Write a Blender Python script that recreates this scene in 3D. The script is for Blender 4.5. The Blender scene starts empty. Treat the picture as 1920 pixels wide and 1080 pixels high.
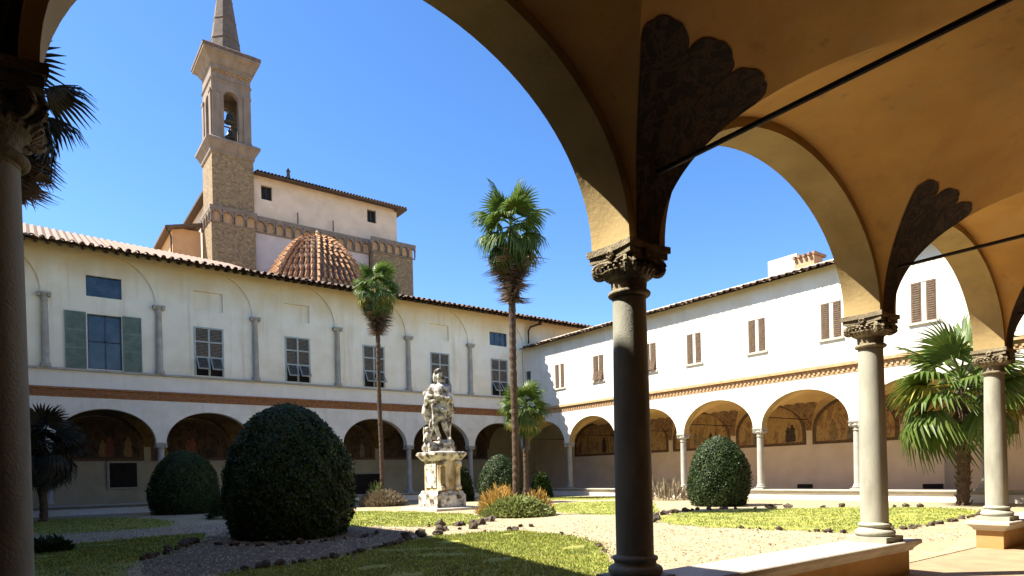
import bpy, bmesh, math, random
import numpy as np
from mathutils import Vector, Matrix, Euler
PI = math.pi
rnd = random.Random(7)
nr = np.random.RandomState(7)
scene = bpy.context.scene

# ------------------------------------------------------------------ camera
TH = 0.9265                      # heading of the optical axis, from +X towards +Y
cam_data = bpy.data.cameras.new('camera')
cam = bpy.data.objects.new('camera', cam_data)
scene.collection.objects.link(cam)
fw = Vector((math.cos(TH), math.sin(TH), 0)); rt = Vector((math.sin(TH), -math.cos(TH), 0))
ROLL = 0.0228
up = Vector((0, 0, 1))
r2 = rt * math.cos(ROLL) - up * math.sin(ROLL) * -1
r2 = rt * math.cos(ROLL) + up * (-math.sin(ROLL))
u2 = up * math.cos(ROLL) + rt * math.sin(ROLL)
m = Matrix.Identity(4)
for i in range(3):
    m[i][0] = r2[i]; m[i][1] = u2[i]; m[i][2] = -fw[i]
cam.matrix_world = Matrix.Translation((0, 0, 1.52)) @ m
cam_data.sensor_width = 36.0
cam_data.lens = 1212.59 / 1920 * 36
cam_data.shift_x = (960 - 963.7) / 1920
cam_data.shift_y = (889.5 - 540) / 1920
cam_data.clip_start = 0.05
cam_data.clip_end = 2000
scene.camera = cam

# ------------------------------------------------------------------ light
SUN_AZ, SUN_EL = math.radians(144), math.radians(53.4)
w = bpy.data.worlds.new('World'); scene.world = w; w.use_nodes = True
wn = w.node_tree.nodes; wl = w.node_tree.links
bg = wn['Background']; bg.inputs['Strength'].default_value = 0.09
sky = wn.new('ShaderNodeTexSky'); sky.sky_type = 'NISHITA'; sky.sun_disc = False
sky.sun_elevation = SUN_EL
sky.sun_rotation = math.atan2(math.cos(SUN_AZ), math.sin(SUN_AZ)) % (2 * PI)
sky.air_density = 1.0; sky.dust_density = 0.3; sky.ozone_density = 3.5; sky.altitude = 50
hs = wn.new('ShaderNodeHueSaturation'); hs.inputs['Saturation'].default_value = 1.22; hs.inputs['Hue'].default_value = .506; hs.inputs['Value'].default_value = .95
wl.new(sky.outputs[0], hs.inputs['Color']); wl.new(hs.outputs[0], bg.inputs[0])
sd = bpy.data.lights.new('sun', 'SUN'); sd.energy = 5.0; sd.angle = math.radians(0.5); sd.color = (1.0, 0.93, 0.8)
sun = bpy.data.objects.new('sun', sd); scene.collection.objects.link(sun)
sv = Vector((math.cos(SUN_EL) * math.cos(SUN_AZ), math.cos(SUN_EL) * math.sin(SUN_AZ), math.sin(SUN_EL)))
sun.rotation_euler = sv.to_track_quat('Z', 'Y').to_euler()
sun.location = (-10, 10, 40)
vs = scene.view_settings
vs.view_transform = 'Standard'; vs.look = 'None'; vs.exposure = 1.65; vs.gamma = 1.0; vs.use_curve_mapping = False
scene.cycles.max_bounces = 8; scene.cycles.diffuse_bounces = 5
scene.cycles.use_denoising = True

# ------------------------------------------------------------------ materials
MATS = {}
def mat(name, c1, c2=None, scale=3.0, rough=0.85, bump=0.0, bscale=40.0, stain=None, sscale=0.7, samt=0.5, detail=6, metal=0.0, stretch=None, spec=0.3, dist=0.02):
    if name in MATS: return MATS[name]
    m = bpy.data.materials.new(name); m.use_nodes = True
    N = m.node_tree.nodes; L = m.node_tree.links
    b = N['Principled BSDF']; b.inputs['Roughness'].default_value = rough; b.inputs['Metallic'].default_value = metal
    b.inputs['Specular IOR Level'].default_value = spec
    c2 = c2 or tuple(x * 0.8 for x in c1)
    g = N.new('ShaderNodeNewGeometry')
    src = g.outputs['Position']
    if stretch:
        mp = N.new('ShaderNodeVectorMath'); mp.operation = 'MULTIPLY'; mp.inputs[1].default_value = stretch
        L.new(src, mp.inputs[0]); src2 = mp.outputs[0]
    else: src2 = src
    t = N.new('ShaderNodeTexNoise'); t.inputs['Scale'].default_value = scale; t.inputs['Detail'].default_value = detail
    L.new(src2, t.inputs['Vector'])
    r = N.new('ShaderNodeValToRGB'); r.color_ramp.elements[0].position = 0.35; r.color_ramp.elements[1].position = 0.65
    r.color_ramp.elements[0].color = (*c2, 1); r.color_ramp.elements[1].color = (*c1, 1)
    L.new(t.outputs['Fac'], r.inputs['Fac'])
    out = r.outputs['Color']
    if stain:
        t2 = N.new('ShaderNodeTexNoise'); t2.inputs['Scale'].default_value = sscale; t2.inputs['Detail'].default_value = 8
        t2.inputs['Roughness'].default_value = 0.65
        L.new(src2, t2.inputs['Vector'])
        mr = N.new('ShaderNodeMapRange'); mr.inputs[1].default_value = 0.48 if samt < .93 else .44; mr.inputs[2].default_value = 0.72 if samt < .93 else .60
        mr.inputs[3].default_value = 0; mr.inputs[4].default_value = samt
        L.new(t2.outputs['Fac'], mr.inputs[0])
        mx = N.new('ShaderNodeMix'); mx.data_type = 'RGBA'
        L.new(mr.outputs[0], mx.inputs[0]); L.new(out, mx.inputs[6]); mx.inputs[7].default_value = (*stain, 1)
        out = mx.outputs[2]
    L.new(out, b.inputs['Base Color'])
    if bump:
        t3 = N.new('ShaderNodeTexNoise'); t3.inputs['Scale'].default_value = bscale; t3.inputs['Detail'].default_value = 5
        L.new(src, t3.inputs['Vector'])
        bp = N.new('ShaderNodeBump'); bp.inputs['Strength'].default_value = bump; bp.inputs['Distance'].default_value = dist
        L.new(t3.outputs['Fac'], bp.inputs['Height']); L.new(bp.outputs[0], b.inputs['Normal'])
    MATS[name] = m
    return m

def band_stain(m, z0, z1, col, amt):
    """grime with height (rain and roof run-off), broken up by noise"""
    N = m.node_tree.nodes; L = m.node_tree.links; b = N['Principled BSDF']
    old = b.inputs['Base Color'].links[0].from_socket
    g = N.new('ShaderNodeNewGeometry'); s = N.new('ShaderNodeSeparateXYZ'); L.new(g.outputs['Position'], s.inputs[0])
    mr = N.new('ShaderNodeMapRange'); mr.inputs[1].default_value = z0; mr.inputs[2].default_value = z1; mr.interpolation_type = 'SMOOTHSTEP'
    t = N.new('ShaderNodeTexNoise'); t.inputs['Scale'].default_value = 1.1; t.inputs['Detail'].default_value = 7
    vm = N.new('ShaderNodeVectorMath'); vm.operation = 'MULTIPLY'; vm.inputs[1].default_value = (1, 1, 0.35)
    L.new(g.outputs['Position'], vm.inputs[0]); L.new(vm.outputs[0], t.inputs['Vector'])
    ad = N.new('ShaderNodeMath'); ad.operation = 'MULTIPLY_ADD'; ad.inputs[1].default_value = 2.2; L.new(t.outputs['Fac'], ad.inputs[0])
    sb = N.new('ShaderNodeMath'); sb.operation = 'SUBTRACT'; sb.inputs[1].default_value = 1.1; L.new(s.outputs['Z'], sb.inputs[0])
    L.new(sb.outputs[0], ad.inputs[2]); L.new(ad.outputs[0], mr.inputs[0])
    ml = N.new('ShaderNodeMath'); ml.operation = 'MULTIPLY'; ml.inputs[1].default_value = amt; L.new(mr.outputs[0], ml.inputs[0])
    mx = N.new('ShaderNodeMix'); mx.data_type = 'RGBA'; L.new(ml.outputs[0], mx.inputs[0]); L.new(old, mx.inputs[6])
    mx.inputs[7].default_value = (*col, 1); L.new(mx.outputs[2], b.inputs['Base Color'])

def streaks(m, col, amt, sc=(3.2, 3.2, .16), lo=.55, hi=.78, scale=1.0):
    """vertical run-off streaks and patched repairs"""
    N = m.node_tree.nodes; L = m.node_tree.links; b = N['Principled BSDF']
    old = b.inputs['Base Color'].links[0].from_socket
    g = N.new('ShaderNodeNewGeometry'); vm = N.new('ShaderNodeVectorMath'); vm.operation = 'MULTIPLY'; vm.inputs[1].default_value = sc
    L.new(g.outputs['Position'], vm.inputs[0]); t = N.new('ShaderNodeTexNoise'); t.inputs['Scale'].default_value = scale; t.inputs['Detail'].default_value = 7; t.inputs['Roughness'].default_value = .6
    L.new(vm.outputs[0], t.inputs['Vector']); mr = N.new('ShaderNodeMapRange'); mr.inputs[1].default_value = lo; mr.inputs[2].default_value = hi; mr.inputs[4].default_value = amt
    L.new(t.outputs['Fac'], mr.inputs[0]); mx = N.new('ShaderNodeMix'); mx.data_type = 'RGBA'; L.new(mr.outputs[0], mx.inputs[0]); L.new(old, mx.inputs[6])
    mx.inputs[7].default_value = (*col, 1); L.new(mx.outputs[2], b.inputs['Base Color'])

M_cream = mat('cream_plaster', (.88, .82, .67), (.82, .75, .59), 1.2, stain=(.66, .55, .36), sscale=0.5, samt=.45, bump=.15, bscale=12)
band_stain(M_cream, 10.2, 12.6, (.58, .41, .18), .8)
M_white = mat('white_plaster', (.80, .76, .68), (.74, .70, .61), 1.5, stain=(.62, .54, .42), sscale=.6, samt=.3, bump=.1, bscale=12)
band_stain(M_white, 8.9, 10.4, (.66, .52, .30), .5)
streaks(M_cream, (.52, .42, .27), .55); streaks(M_white, (.56, .50, .40), .45)
M_lower = mat('lime_wash', (.78, .74, .66), (.70, .66, .58), 1.8, stain=(.50, .44, .34), sscale=.8, samt=.4, bump=.12, bscale=14)
streaks(M_lower, (.46, .42, .34), .5)
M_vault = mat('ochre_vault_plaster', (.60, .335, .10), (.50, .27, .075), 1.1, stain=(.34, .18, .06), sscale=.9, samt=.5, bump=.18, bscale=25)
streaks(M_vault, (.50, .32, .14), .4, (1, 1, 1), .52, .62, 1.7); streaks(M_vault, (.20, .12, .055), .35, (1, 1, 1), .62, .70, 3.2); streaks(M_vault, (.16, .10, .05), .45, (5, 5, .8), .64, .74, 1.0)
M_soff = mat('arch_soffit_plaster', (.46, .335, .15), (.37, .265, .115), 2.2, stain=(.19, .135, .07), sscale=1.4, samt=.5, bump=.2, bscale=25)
M_dado = mat('dado_plaster', (.52, .45, .35), (.45, .385, .30), 1.1, stain=(.34, .28, .20), sscale=.7, samt=.4)
M_serena = mat('grey_sandstone', (.37, .36, .29), (.28, .275, .225), 5, rough=.8, stain=(.16, .14, .10), sscale=2.2, samt=.6, bump=.35, bscale=60, dist=.012, stretch=(1, 1, .35))
M_farstone = mat('pale_sandstone', (.44, .42, .36), (.33, .31, .27), 3, stain=(.2, .18, .14), sscale=1.5, samt=.5)
M_cap = mat('weathered_capital_stone', (.34, .28, .18), (.17, .14, .09), 14, rough=.9, stain=(.07, .055, .04), sscale=7, samt=.75, bump=.7, bscale=50, dist=.02)
M_coping = mat('stone_coping', (.55, .50, .42), (.44, .40, .34), 3, stain=(.25, .22, .17), sscale=2, samt=.5, bump=.3, bscale=50, dist=.01)
M_parapet = mat('parapet_plaster', (.46, .27, .10), (.37, .21, .075), 3, stain=(.34, .22, .11), sscale=1.5, samt=.5, bump=.2, bscale=20)
M_floor = mat('terracotta_floor', (.34, .24, .14), (.27, .185, .11), 2.5, stain=(.34, .25, .16), sscale=1.5, samt=.4, bump=.2, bscale=30, dist=.005)
M_brick = mat('red_brick', (.38, .17, .07), (.24, .11, .05), 9, stain=(.12, .07, .04), sscale=5, samt=.6)
M_brickB = mat('tan_brick', (.56, .36, .20), (.44, .27, .14), 6, stain=(.3, .18, .1), sscale=4, samt=.5)
M_tile = mat('roof_tile', (.42, .27, .17), (.24, .15, .10), 6, stain=(.10, .08, .06), sscale=4, samt=.7, bump=.3, bscale=30)
M_tiledark = mat('weathered_roof_tile', (.17, .11, .08), (.08, .06, .05), 6, stain=(.04, .035, .03), sscale=4, samt=.6)
M_rafter = mat('dark_timber', (.10, .06, .035), (.05, .032, .02), 6)
M_iron = mat('iron', (.035, .022, .016), (.02, .014, .012), 10, rough=.6)
M_louver = mat('brown_louver', (.34, .26, .17), (.24, .18, .12), 8)
M_louverR = mat('red_brown_shutter', (.20, .135, .085), (.135, .09, .06), 8)
M_frame = mat('grey_green_paint', (.42, .46, .43), (.33, .37, .35), 5)
M_green = mat('green_shutter_paint', (.17, .23, .19), (.12, .17, .15), 4, stain=(.24, .28, .24), sscale=3, samt=.4)
M_glass = mat('dark_glass', (.03, .045, .06), (.010, .016, .024), 1.6, rough=.12, spec=.6, stain=(.09, .11, .13), sscale=1.3, samt=.7, bump=.25, bscale=1.5, dist=.05)  # pale mottling painted into the glass colour for reflections and curtains
M_dark = mat('dark_interior', (.02, .018, .015), (.012, .01, .01), 2)
M_sill = mat('window_sill_stone', (.62, .56, .46), (.5, .45, .37), 5)
M_marble = mat('weathered_marble', (.74, .69, .60), (.50, .45, .37), 5, stain=(.06, .04, .022), sscale=3.4, samt=1.0, bump=.4, bscale=40, dist=.015)
M_pedst = mat('stained_pedestal_stone', (.74, .66, .50), (.50, .36, .17), 3, stain=(.16, .10, .04), sscale=2.6, samt=.95, bump=.3, bscale=30, stretch=(1, 1, .4))
M_earth = mat('pale_gravel_earth', (.44, .36, .23), (.30, .24, .15), 9, stain=(.26, .22, .12), sscale=1.3, samt=.6, bump=.8, bscale=60, dist=.03)
M_lawn = mat('lawn', (.37, .38, .075), (.20, .23, .05), 1.4, stain=(.34, .28, .10), sscale=3, samt=.6, bump=.9, bscale=50, dist=.05)
M_bed = mat('dark_bed_earth', (.20, .15, .095), (.10, .075, .05), 12, stain=(.09, .07, .045), sscale=4, samt=.6, bump=.9, bscale=70, dist=.03)
M_rock = mat('edging_rock', (.10, .075, .052), (.045, .034, .025), 9, bump=.5, bscale=30)
M_fresco = None
M_leafpaint = None

def fresco_mat(name, cols, scale):
    m = bpy.data.materials.new(name); m.use_nodes = True
    N = m.node_tree.nodes; L = m.node_tree.links; b = N['Principled BSDF']; b.inputs['Roughness'].default_value = .9
    g = N.new('ShaderNodeNewGeometry')
    vm = N.new('ShaderNodeVectorMath'); vm.operation = 'MULTIPLY'; vm.inputs[1].default_value = (1, 1, .55) if 'fresco' in name else (1, 1, 1); L.new(g.outputs['Position'], vm.inputs[0])
    t = N.new('ShaderNodeTexNoise'); t.inputs['Scale'].default_value = scale * (1.9 if 'fresco' in name else 1); t.inputs['Detail'].default_value = 8; t.inputs['Distortion'].default_value = .7 if 'fresco' in name else 2.2; t.inputs['Roughness'].default_value = .62
    L.new(vm.outputs[0], t.inputs['Vector'])
    r = N.new('ShaderNodeValToRGB'); e = r.color_ramp.elements
    ps = np.linspace(.3, .7, len(cols))
    e[0].position = ps[0]; e[0].color = (*cols[0], 1); e[1].position = ps[-1]; e[1].color = (*cols[-1], 1)
    for p, c in list(zip(ps, cols))[1:-1]:
        x = e.new(float(p)); x.color = (*c, 1)
    L.new(t.outputs['Fac'], r.inputs['Fac']); L.new(r.outputs['Color'], b.inputs['Base Color'])
    MATS[name] = m; return m
M_fresco = fresco_mat('bounce_lit_fresco', [(.10, .06, .03), (.30, .18, .07), (.42, .28, .12), (.20, .10, .05), (.48, .34, .18)], 1.1)  # right gallery's lighter fresco; bounce light painted into its colours
M_vaultB = mat('bounce_lit_vault_plaster', (.66, .46, .20), (.58, .39, .16), 1.6, stain=(.44, .28, .10), sscale=.9, samt=.5)  # vault plaster brightened in colour to stand in for bounced sun
M_dadoB = mat('bounce_lit_dado_plaster', (.76, .66, .52), (.68, .58, .45), 1.1, stain=(.52, .42, .31), sscale=.7, samt=.35)  # dado raised the same way, bounce light put into the colour
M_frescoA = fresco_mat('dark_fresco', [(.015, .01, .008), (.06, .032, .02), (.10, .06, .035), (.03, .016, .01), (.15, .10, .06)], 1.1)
M_border = mat('fresco_border_paint', (.16, .10, .055), (.09, .055, .03), 9)
FIG = [mat('fresco_red', (.24, .09, .05), (.15, .06, .035), 5), mat('fresco_ochre', (.30, .20, .09), (.20, .13, .06), 5), mat('fresco_grey', (.22, .19, .15), (.13, .11, .09), 5), mat('fresco_dark', (.07, .05, .04), (.04, .03, .025), 5)]
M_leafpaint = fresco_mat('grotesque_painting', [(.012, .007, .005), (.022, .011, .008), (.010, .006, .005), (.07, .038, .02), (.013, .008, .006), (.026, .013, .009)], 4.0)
M_leafB = fresco_mat('grotesque_painting_pale', [(.10, .055, .03), (.30, .17, .07), (.12, .07, .035), (.22, .12, .05)], 2.5)  # paler colours than the near fans

# ------------------------------------------------------------------ mesh helpers
C = scene.collection
class MB:
    def __init__(s): s.v = []; s.f = []
    def quad(s, a, b, c, d):
        n = len(s.v); s.v += [a, b, c, d]; s.f.append((n, n+1, n+2, n+3))
    def poly(s, pts):
        n = len(s.v); s.v += list(pts); s.f.append(tuple(range(n, n + len(pts))))
    def box(s, x0, x1, y0, y1, z0, z1, F=None):
        P = [(x, y, z) for z in (z0, z1) for y in (y0, y1) for x in (x0, x1)]
        if F: P = [F(*p) for p in P]
        n = len(s.v); s.v += P
        for f in ((0, 1, 3, 2), (4, 6, 7, 5), (0, 4, 5, 1), (2, 3, 7, 6), (0, 2, 6, 4), (1, 5, 7, 3)):
            s.f.append(tuple(n + i for i in f))
    def lathe(s, prof, cx=0, cy=0, seg=24, F=None, caps=True, sq=0):
        n = len(s.v)
        for r, z in prof:
            for k in range(seg):
                a = 2 * PI * k / seg
                p = (cx + r * math.cos(a), cy + r * math.sin(a), z)
                s.v.append(F(*p) if F else p)
        for i in range(len(prof) - 1):
            for k in range(seg):
                k2 = (k + 1) % seg
                s.f.append((n + i*seg + k, n + i*seg + k2, n + (i+1)*seg + k2, n + (i+1)*seg + k))
        if caps:
            s.f.append(tuple(n + k for k in range(seg))[::-1]); s.f.append(tuple(n + (len(prof)-1)*seg + k for k in range(seg)))
    def tube(s, pts, r, seg=8, caps=True):
        pts = [Vector(p) for p in pts]; n = len(s.v)
        rs = r if isinstance(r, (list, tuple)) else [r] * len(pts)
        for i, p in enumerate(pts):
            d = (pts[min(i+1, len(pts)-1)] - pts[max(i-1, 0)]).normalized()
            q = d.to_track_quat('Z', 'Y'); 
            for k in range(seg):
                a = 2 * PI * k / seg
                s.v.append(tuple(p + q @ Vector((rs[i]*math.cos(a), rs[i]*math.sin(a), 0))))
        for i in range(len(pts) - 1):
            for k in range(seg):
                k2 = (k+1) % seg
                s.f.append((n+i*seg+k, n+i*seg+k2, n+(i+1)*seg+k2, n+(i+1)*seg+k))
        if caps:
            s.f.append(tuple(n+k for k in range(seg))[::-1]); s.f.append(tuple(n+(len(pts)-1)*seg+k for k in range(seg)))
    def mesh(s, name, m, smooth=False, angle=35):
        me = bpy.data.meshes.new(name)
        me.from_pydata([tuple(map(float, v)) for v in s.v], [], s.f); me.materials.append(m)
        if smooth:
            me.polygons.foreach_set('use_smooth', [True] * len(me.polygons))
        me.update()
        if smooth and angle:
            bm = bmesh.new(); bm.from_mesh(me); bmesh.ops.remove_doubles(bm, verts=bm.verts, dist=1e-4)
            bmesh.ops.recalc_face_normals(bm, faces=bm.faces); bm.to_mesh(me); bm.free()
            me.set_sharp_from_angle(angle=math.radians(angle))
        return me
    def build(s, name, m, parent=None, smooth=False, angle=35, loc=None):
        o = bpy.data.objects.new(name, s.mesh(name, m, smooth, angle)); C.objects.link(o)
        if parent: o.parent = parent
        if loc: o.location = loc
        return o
def inst(name, me, parent=None, mw=None):
    o = bpy.data.objects.new(name, me); C.objects.link(o)
    if parent: o.parent = parent
    if mw is not None: o.matrix_basis = mw
    return o
def thing(name, label, cat, loc=(0, 0, 0), group=None):
    o = bpy.data.objects.new(name, None); C.objects.link(o); o.location = loc; o.empty_display_size = .2
    o['label'] = label; o['category'] = cat
    if group: o['group'] = group
    return o
def tag(o, label=None, cat=None, group=None, kind=None):
    if label: o['label'] = label
    if cat: o['category'] = cat
    if group: o['group'] = group
    if kind: o['kind'] = kind
    return o
def np_mesh(name, V, Fc, m, k):
    me = bpy.data.meshes.new(name); nv, nf = len(V), len(Fc)
    me.vertices.add(nv); me.vertices.foreach_set('co', np.asarray(V, np.float32).ravel())
    me.loops.add(nf * k); me.loops.foreach_set('vertex_index', np.asarray(Fc, np.int32).ravel())
    me.polygons.add(nf); me.polygons.foreach_set('loop_start', np.arange(nf, dtype=np.int32) * k)
    me.materials.append(m); me.update(calc_edges=True); return me

# ------------------------------------------------------------------ shared dimensions
ZSP, RISE, T = 3.52, 1.60, .23      # springing, arch rise, half wall thickness
GD = 4.62                            # gallery depth behind the column line
VR = 1.70                            # vault rise
S = 4.654
PAR = .52

def arch_wall(mb, soff, F, cols, ztop, N, c=.23, gy=None, t=T):
    """wall above a row of columns with an arch in every bay; front and back faces in mb, soffits in soff"""
    for u0, u1 in zip(cols[:-1], cols[1:]):
        uc = (u0 + u1) / 2; a = (u1 - u0) / 2 - c
        zt0 = ztop(u0) if callable(ztop) else ztop; zt1 = ztop(u1) if callable(ztop) else ztop
        zt = lambda u: zt0 + (zt1 - zt0) * (u - u0) / (u1 - u0)
        for v in (-t, t):
            mb.quad(F(u0, v, ZSP), F(u0 + c, v, ZSP), F(u0 + c, v, zt(u0 + c)), F(u0, v, zt0))
            mb.quad(F(u1 - c, v, ZSP), F(u1, v, ZSP), F(u1, v, zt1), F(u1 - c, v, zt(u1 - c)))
        P = [(uc - a * math.cos(PI * i / N), ZSP + RISE * math.sin(PI * i / N)) for i in range(N + 1)]
        for (ua, za), (ub, zb) in zip(P[:-1], P[1:]):
            for v in (-t, t):
                mb.quad(F(ua, v, za), F(ub, v, zb), F(ub, v, zt(ub)), F(ua, v, zt(ua)))
            soff.quad(F(ua, -t, za), F(ub, -t, zb), F(ub, t, zb), F(ua, t, za))
    e0, e1 = cols[0], cols[-1]
    for e in (e0, e1):
        z = ztop(e) if callable(ztop) else ztop
        mb.quad(F(e, -t, ZSP), F(e, t, ZSP), F(e, t, z), F(e, -t, z))

def vault_z(u, v, u0, u1, v0=T, v1=GD):
    uc = (u0 + u1) / 2; a = (u1 - u0) / 2 - .15; vc = (v0 + v1) / 2; b = (v1 - v0) / 2
    h1 = VR * math.sqrt(max(0, 1 - ((v - vc) / b) ** 2)); h2 = VR * math.sqrt(max(0, 1 - ((u - uc) / a) ** 2)) if abs(u - uc) < a else 0
    return ZSP + max(h1, h2)

def vault_bay(F, u0, u1, N, v0=T, v1=GD):
    mb = MB(); uc = (u0 + u1) / 2; a = (u1 - u0) / 2 - .15; vc = (v0 + v1) / 2; b = (v1 - v0) / 2
    th = [-PI / 2 + PI * i / N for i in range(N + 1)]
    us = [u0] + [uc + a * math.sin(t) for t in th] + [u1]; vsn = [vc + b * math.sin(t) for t in th]
    idx = {}
    def P(i, j): return F(us[i], vsn[j], vault_z(us[i], vsn[j], u0, u1, v0, v1))
    n = len(us)
    for i in range(n - 1):
        for j in range(N):
            A, B, Cc, D = P(i, j), P(i+1, j), P(i+1, j+1), P(i, j+1)
            ii = i - 1
            if 0 <= ii < N and (ii == j or ii == N - 1 - j):
                if ii == j: mb.poly([A, B, Cc]); mb.poly([A, Cc, D])
                else: mb.poly([A, B, D]); mb.poly([B, Cc, D])
            else: mb.quad(A, B, Cc, D)
    # lunette strip above the arcade: between vault edge and wall is closed by the wall itself
    return mb

def painted_leaf(F, ucol, halfs, v_at0, vmax=.80, side=1, off=.007, lobes=3):
    """painted fan on the conoid above a column; halfs = (left bay (u0,u1), right bay)"""
    mb = MB(); NQ, NT = 60, 44; g = {}
    vc = (T + GD) / 2; b = (GD - T) / 2
    for i in range(NQ + 1):
        q = -1 + 2 * i / NQ
        lob = abs(math.cos(PI * lobes * (q + 1) / 2 - PI / 2)) ** .5
        env = 1 - .10 * q * q
        tm = vmax * env * (.84 + .16 * lob) * (1 + .006 * math.sin(q * 23) + .004 * math.sin(q * 47 + 1))
        for j in range(NT + 1):
            s = (j / NT) ** 2.0
            dv = tm * s
            v = v_at0 + dv if side == 1 else GD - dv
            k = abs(v - vc) / b
            u0, u1 = halfs[0] if q < 0 else halfs[1]
            a = (u1 - u0) / 2 - .15
            hw = (u1 - u0) / 2 - a * min(1, k)
            u = ucol + q * hw * .985
            z = ZSP + VR * math.sqrt(max(0, 1 - k * k))
            n_v = -(1 if side == 1 else -1)
            g[i, j] = F(u, v - n_v * 0 + (off if side == 1 else -off), z - off)
    for i in range(NQ):
        for j in range(NT): mb.quad(g[i, j], g[i+1, j], g[i+1, j+1], g[i, j+1])
    return mb

def holed_wall(mb, F, u0, u1, z0, z1, v, holes, depth=.18, ztopf=None):
    us = sorted(set([u0, u1] + [h[0] for h in holes] + [h[1] for h in holes]))
    zs = sorted(set([z0, z1] + [h[2] for h in holes] + [h[3] for h in holes]))
    for a, b in zip(us[:-1], us[1:]):
        for c, d in zip(zs[:-1], zs[1:]):
            um, zm = (a+b)/2, (c+d)/2
            if any(h[0] < um < h[1] and h[2] < zm < h[3] for h in holes): continue
            mb.quad(F(a, v, c), F(b, v, c), F(b, v, d), F(a, v, d))
    for h in holes:
        a, b, c, d = h[:4]; e = v + depth
        mb.quad(F(a, v, c), F(a, e, c), F(a, e, d), F(a, v, d)); mb.quad(F(b, v, c), F(b, e, c), F(b, e, d), F(b, v, d))
        mb.quad(F(a, v, c), F(b, v, c), F(b, e, c), F(a, e, c)); mb.quad(F(a, v, d), F(b, v, d), F(b, e, d), F(a, e, d))

# ---- columns: meshes made once at origin, z from the coping up
def shaft_mb(seg=40, zb=PAR + .26, zt=ZSP - .43):
    mb = MB(); pr = []
    for i in range(13):
        t = i / 12; r = .168 - .020 * t ** 1.8
        pr.append((r, zb + (zt - zb) * t))
    mb.lathe(pr, seg=seg); return mb
def base_mb(seg=40):
    mb = MB(); z = PAR
    mb.box(-.25, .25, -.25, .25, z + .002, z + .075)
    pr = [(.20, z+.075)]
    for i in range(9): a = -PI/2 + PI*i/8; pr.append((.205 + .040*math.cos(a), z+.118 + .043*math.sin(a)))
    pr += [(.20, z+.165), (.19, z+.175), (.185, z+.195), (.192, z+.202)]
    for i in range(7): a = -PI/2 + PI*i/6; pr.append((.182 + .022*math.cos(a), z+.224 + .022*math.sin(a)))
    pr += [(.172, z+.25), (.168, z+.262)]
    mb.lathe(pr, seg=seg); return mb
def capital_mb(detail=True):
    mb = MB(); z = ZSP
    pr = [(.15, z-.45), (.152, z-.43)]
    for i in range(7): a = -PI/2 + PI*i/6; pr.append((.165 + .026*math.cos(a), z-.405 + .024*math.sin(a)))
    pr += [(.155, z-.378), (.158, z-.33), (.162, z-.29), (.19, z-.27), (.225, z-.225), (.235, z-.185), (.21, z-.16), (.20, z-.12)]
    mb.lathe(pr, seg=40 if detail else 12)
    def aba(h, z0, z1, cv, n=8):
        pts = []
        for k in range(4):
            a0 = PI/4 + k*PI/2
            p0 = Vector((math.cos(a0), math.sin(a0))) * h * math.sqrt(2); p1 = Vector((math.cos(a0+PI/2), math.sin(a0+PI/2))) * h * math.sqrt(2)
            nrm = -(p0 + p1).normalized()
            for i in range(n): 
                t = i / n; q = p0.lerp(p1, t) + nrm * cv * math.sin(PI * t); pts.append(q)
        mb.poly([(p.x, p.y, z0) for p in pts][::-1]); mb.poly([(p.x, p.y, z1) for p in pts])
        for i in range(len(pts)):
            p, q = pts[i], pts[(i+1) % len(pts)]
            mb.quad((p.x, p.y, z0), (q.x, q.y, z0), (q.x, q.y, z1), (p.x, p.y, z1))
    aba(.245, z-.115, z-.06, .035); aba(.265, z-.058, z-.001, .03)
    if detail:
        for k in range(4):           # corner volutes: spiral scrolls facing both ways
            a = PI/4 + k*PI/2; d = Vector((math.cos(a), math.sin(a), 0)); s = Vector((-d.y, d.x, 0))
            for side in (-1, 1):
                pts = []; rs = []
                for i in range(34):
                    ph = i / 33 * 2 * PI * 1.9; r = .078 * (1 - .72 * i / 33)
                    c = d * .262 + s * side * (.028 + .02*i/33) + Vector((0, 0, z-.185))
                    pts.append(c + d * (r * math.cos(ph + PI/2) ) + Vector((0, 0, r * math.sin(ph + PI/2)))); rs.append(.020 - .007 * i / 33)
                mb.tube(pts, rs, 6)
            mb.tube([d*.262 - s*.055 + Vector((0,0,z-.185)), d*.262 + s*.055 + Vector((0,0,z-.185))], .045, 10)
        for k in range(24):          # egg and leaf ring
            a = 2*PI*k/24; 
            c = Vector((math.cos(a), math.sin(a), 0))
            mb.tube([c*.195 + Vector((0,0,z-.26)), c*.232 + Vector((0,0,z-.215)), c*.242 + Vector((0,0,z-.17)), c*.22 + Vector((0,0,z-.145))], [.012, .024, .022, .010], 6)
        for k in range(4):           # flower on each side of the abacus and festoon scroll
            a = k*PI/2; d = Vector((math.cos(a), math.sin(a), 0)); s = Vector((-d.y, d.x, 0))
            for j in range(7):
                b = 2*PI*j/7; mb.tube([d*.215 + Vector((0,0,z-.09)), d*.245 + s*.035*math.cos(b) + Vector((0,0,z-.09+.035*math.sin(b)))], [.012, .016], 6)
            mb.tube([d*.21 + s*.17*(i/6*2-1) + Vector((0,0,z-.125-.02*math.sin(PI*i/6))) for i in range(7)], .018, 6)
    else:
        for k in range(4):
            a = PI/4 + k*PI/2; d = Vector((math.cos(a), math.sin(a), 0)); s = Vector((-d.y, d.x, 0))
            mb.tube([d*.262 - s*.055 + Vector((0,0,z-.19)), d*.262 + s*.055 + Vector((0,0,z-.19))], .075, 10)
    return mb
ME_shaft = shaft_mb().mesh('shaft', M_serena, True); ME_base = base_mb().mesh('base', M_serena, True, 50); ME_cap = capital_mb().mesh('capital', M_cap, True, 45)
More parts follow.
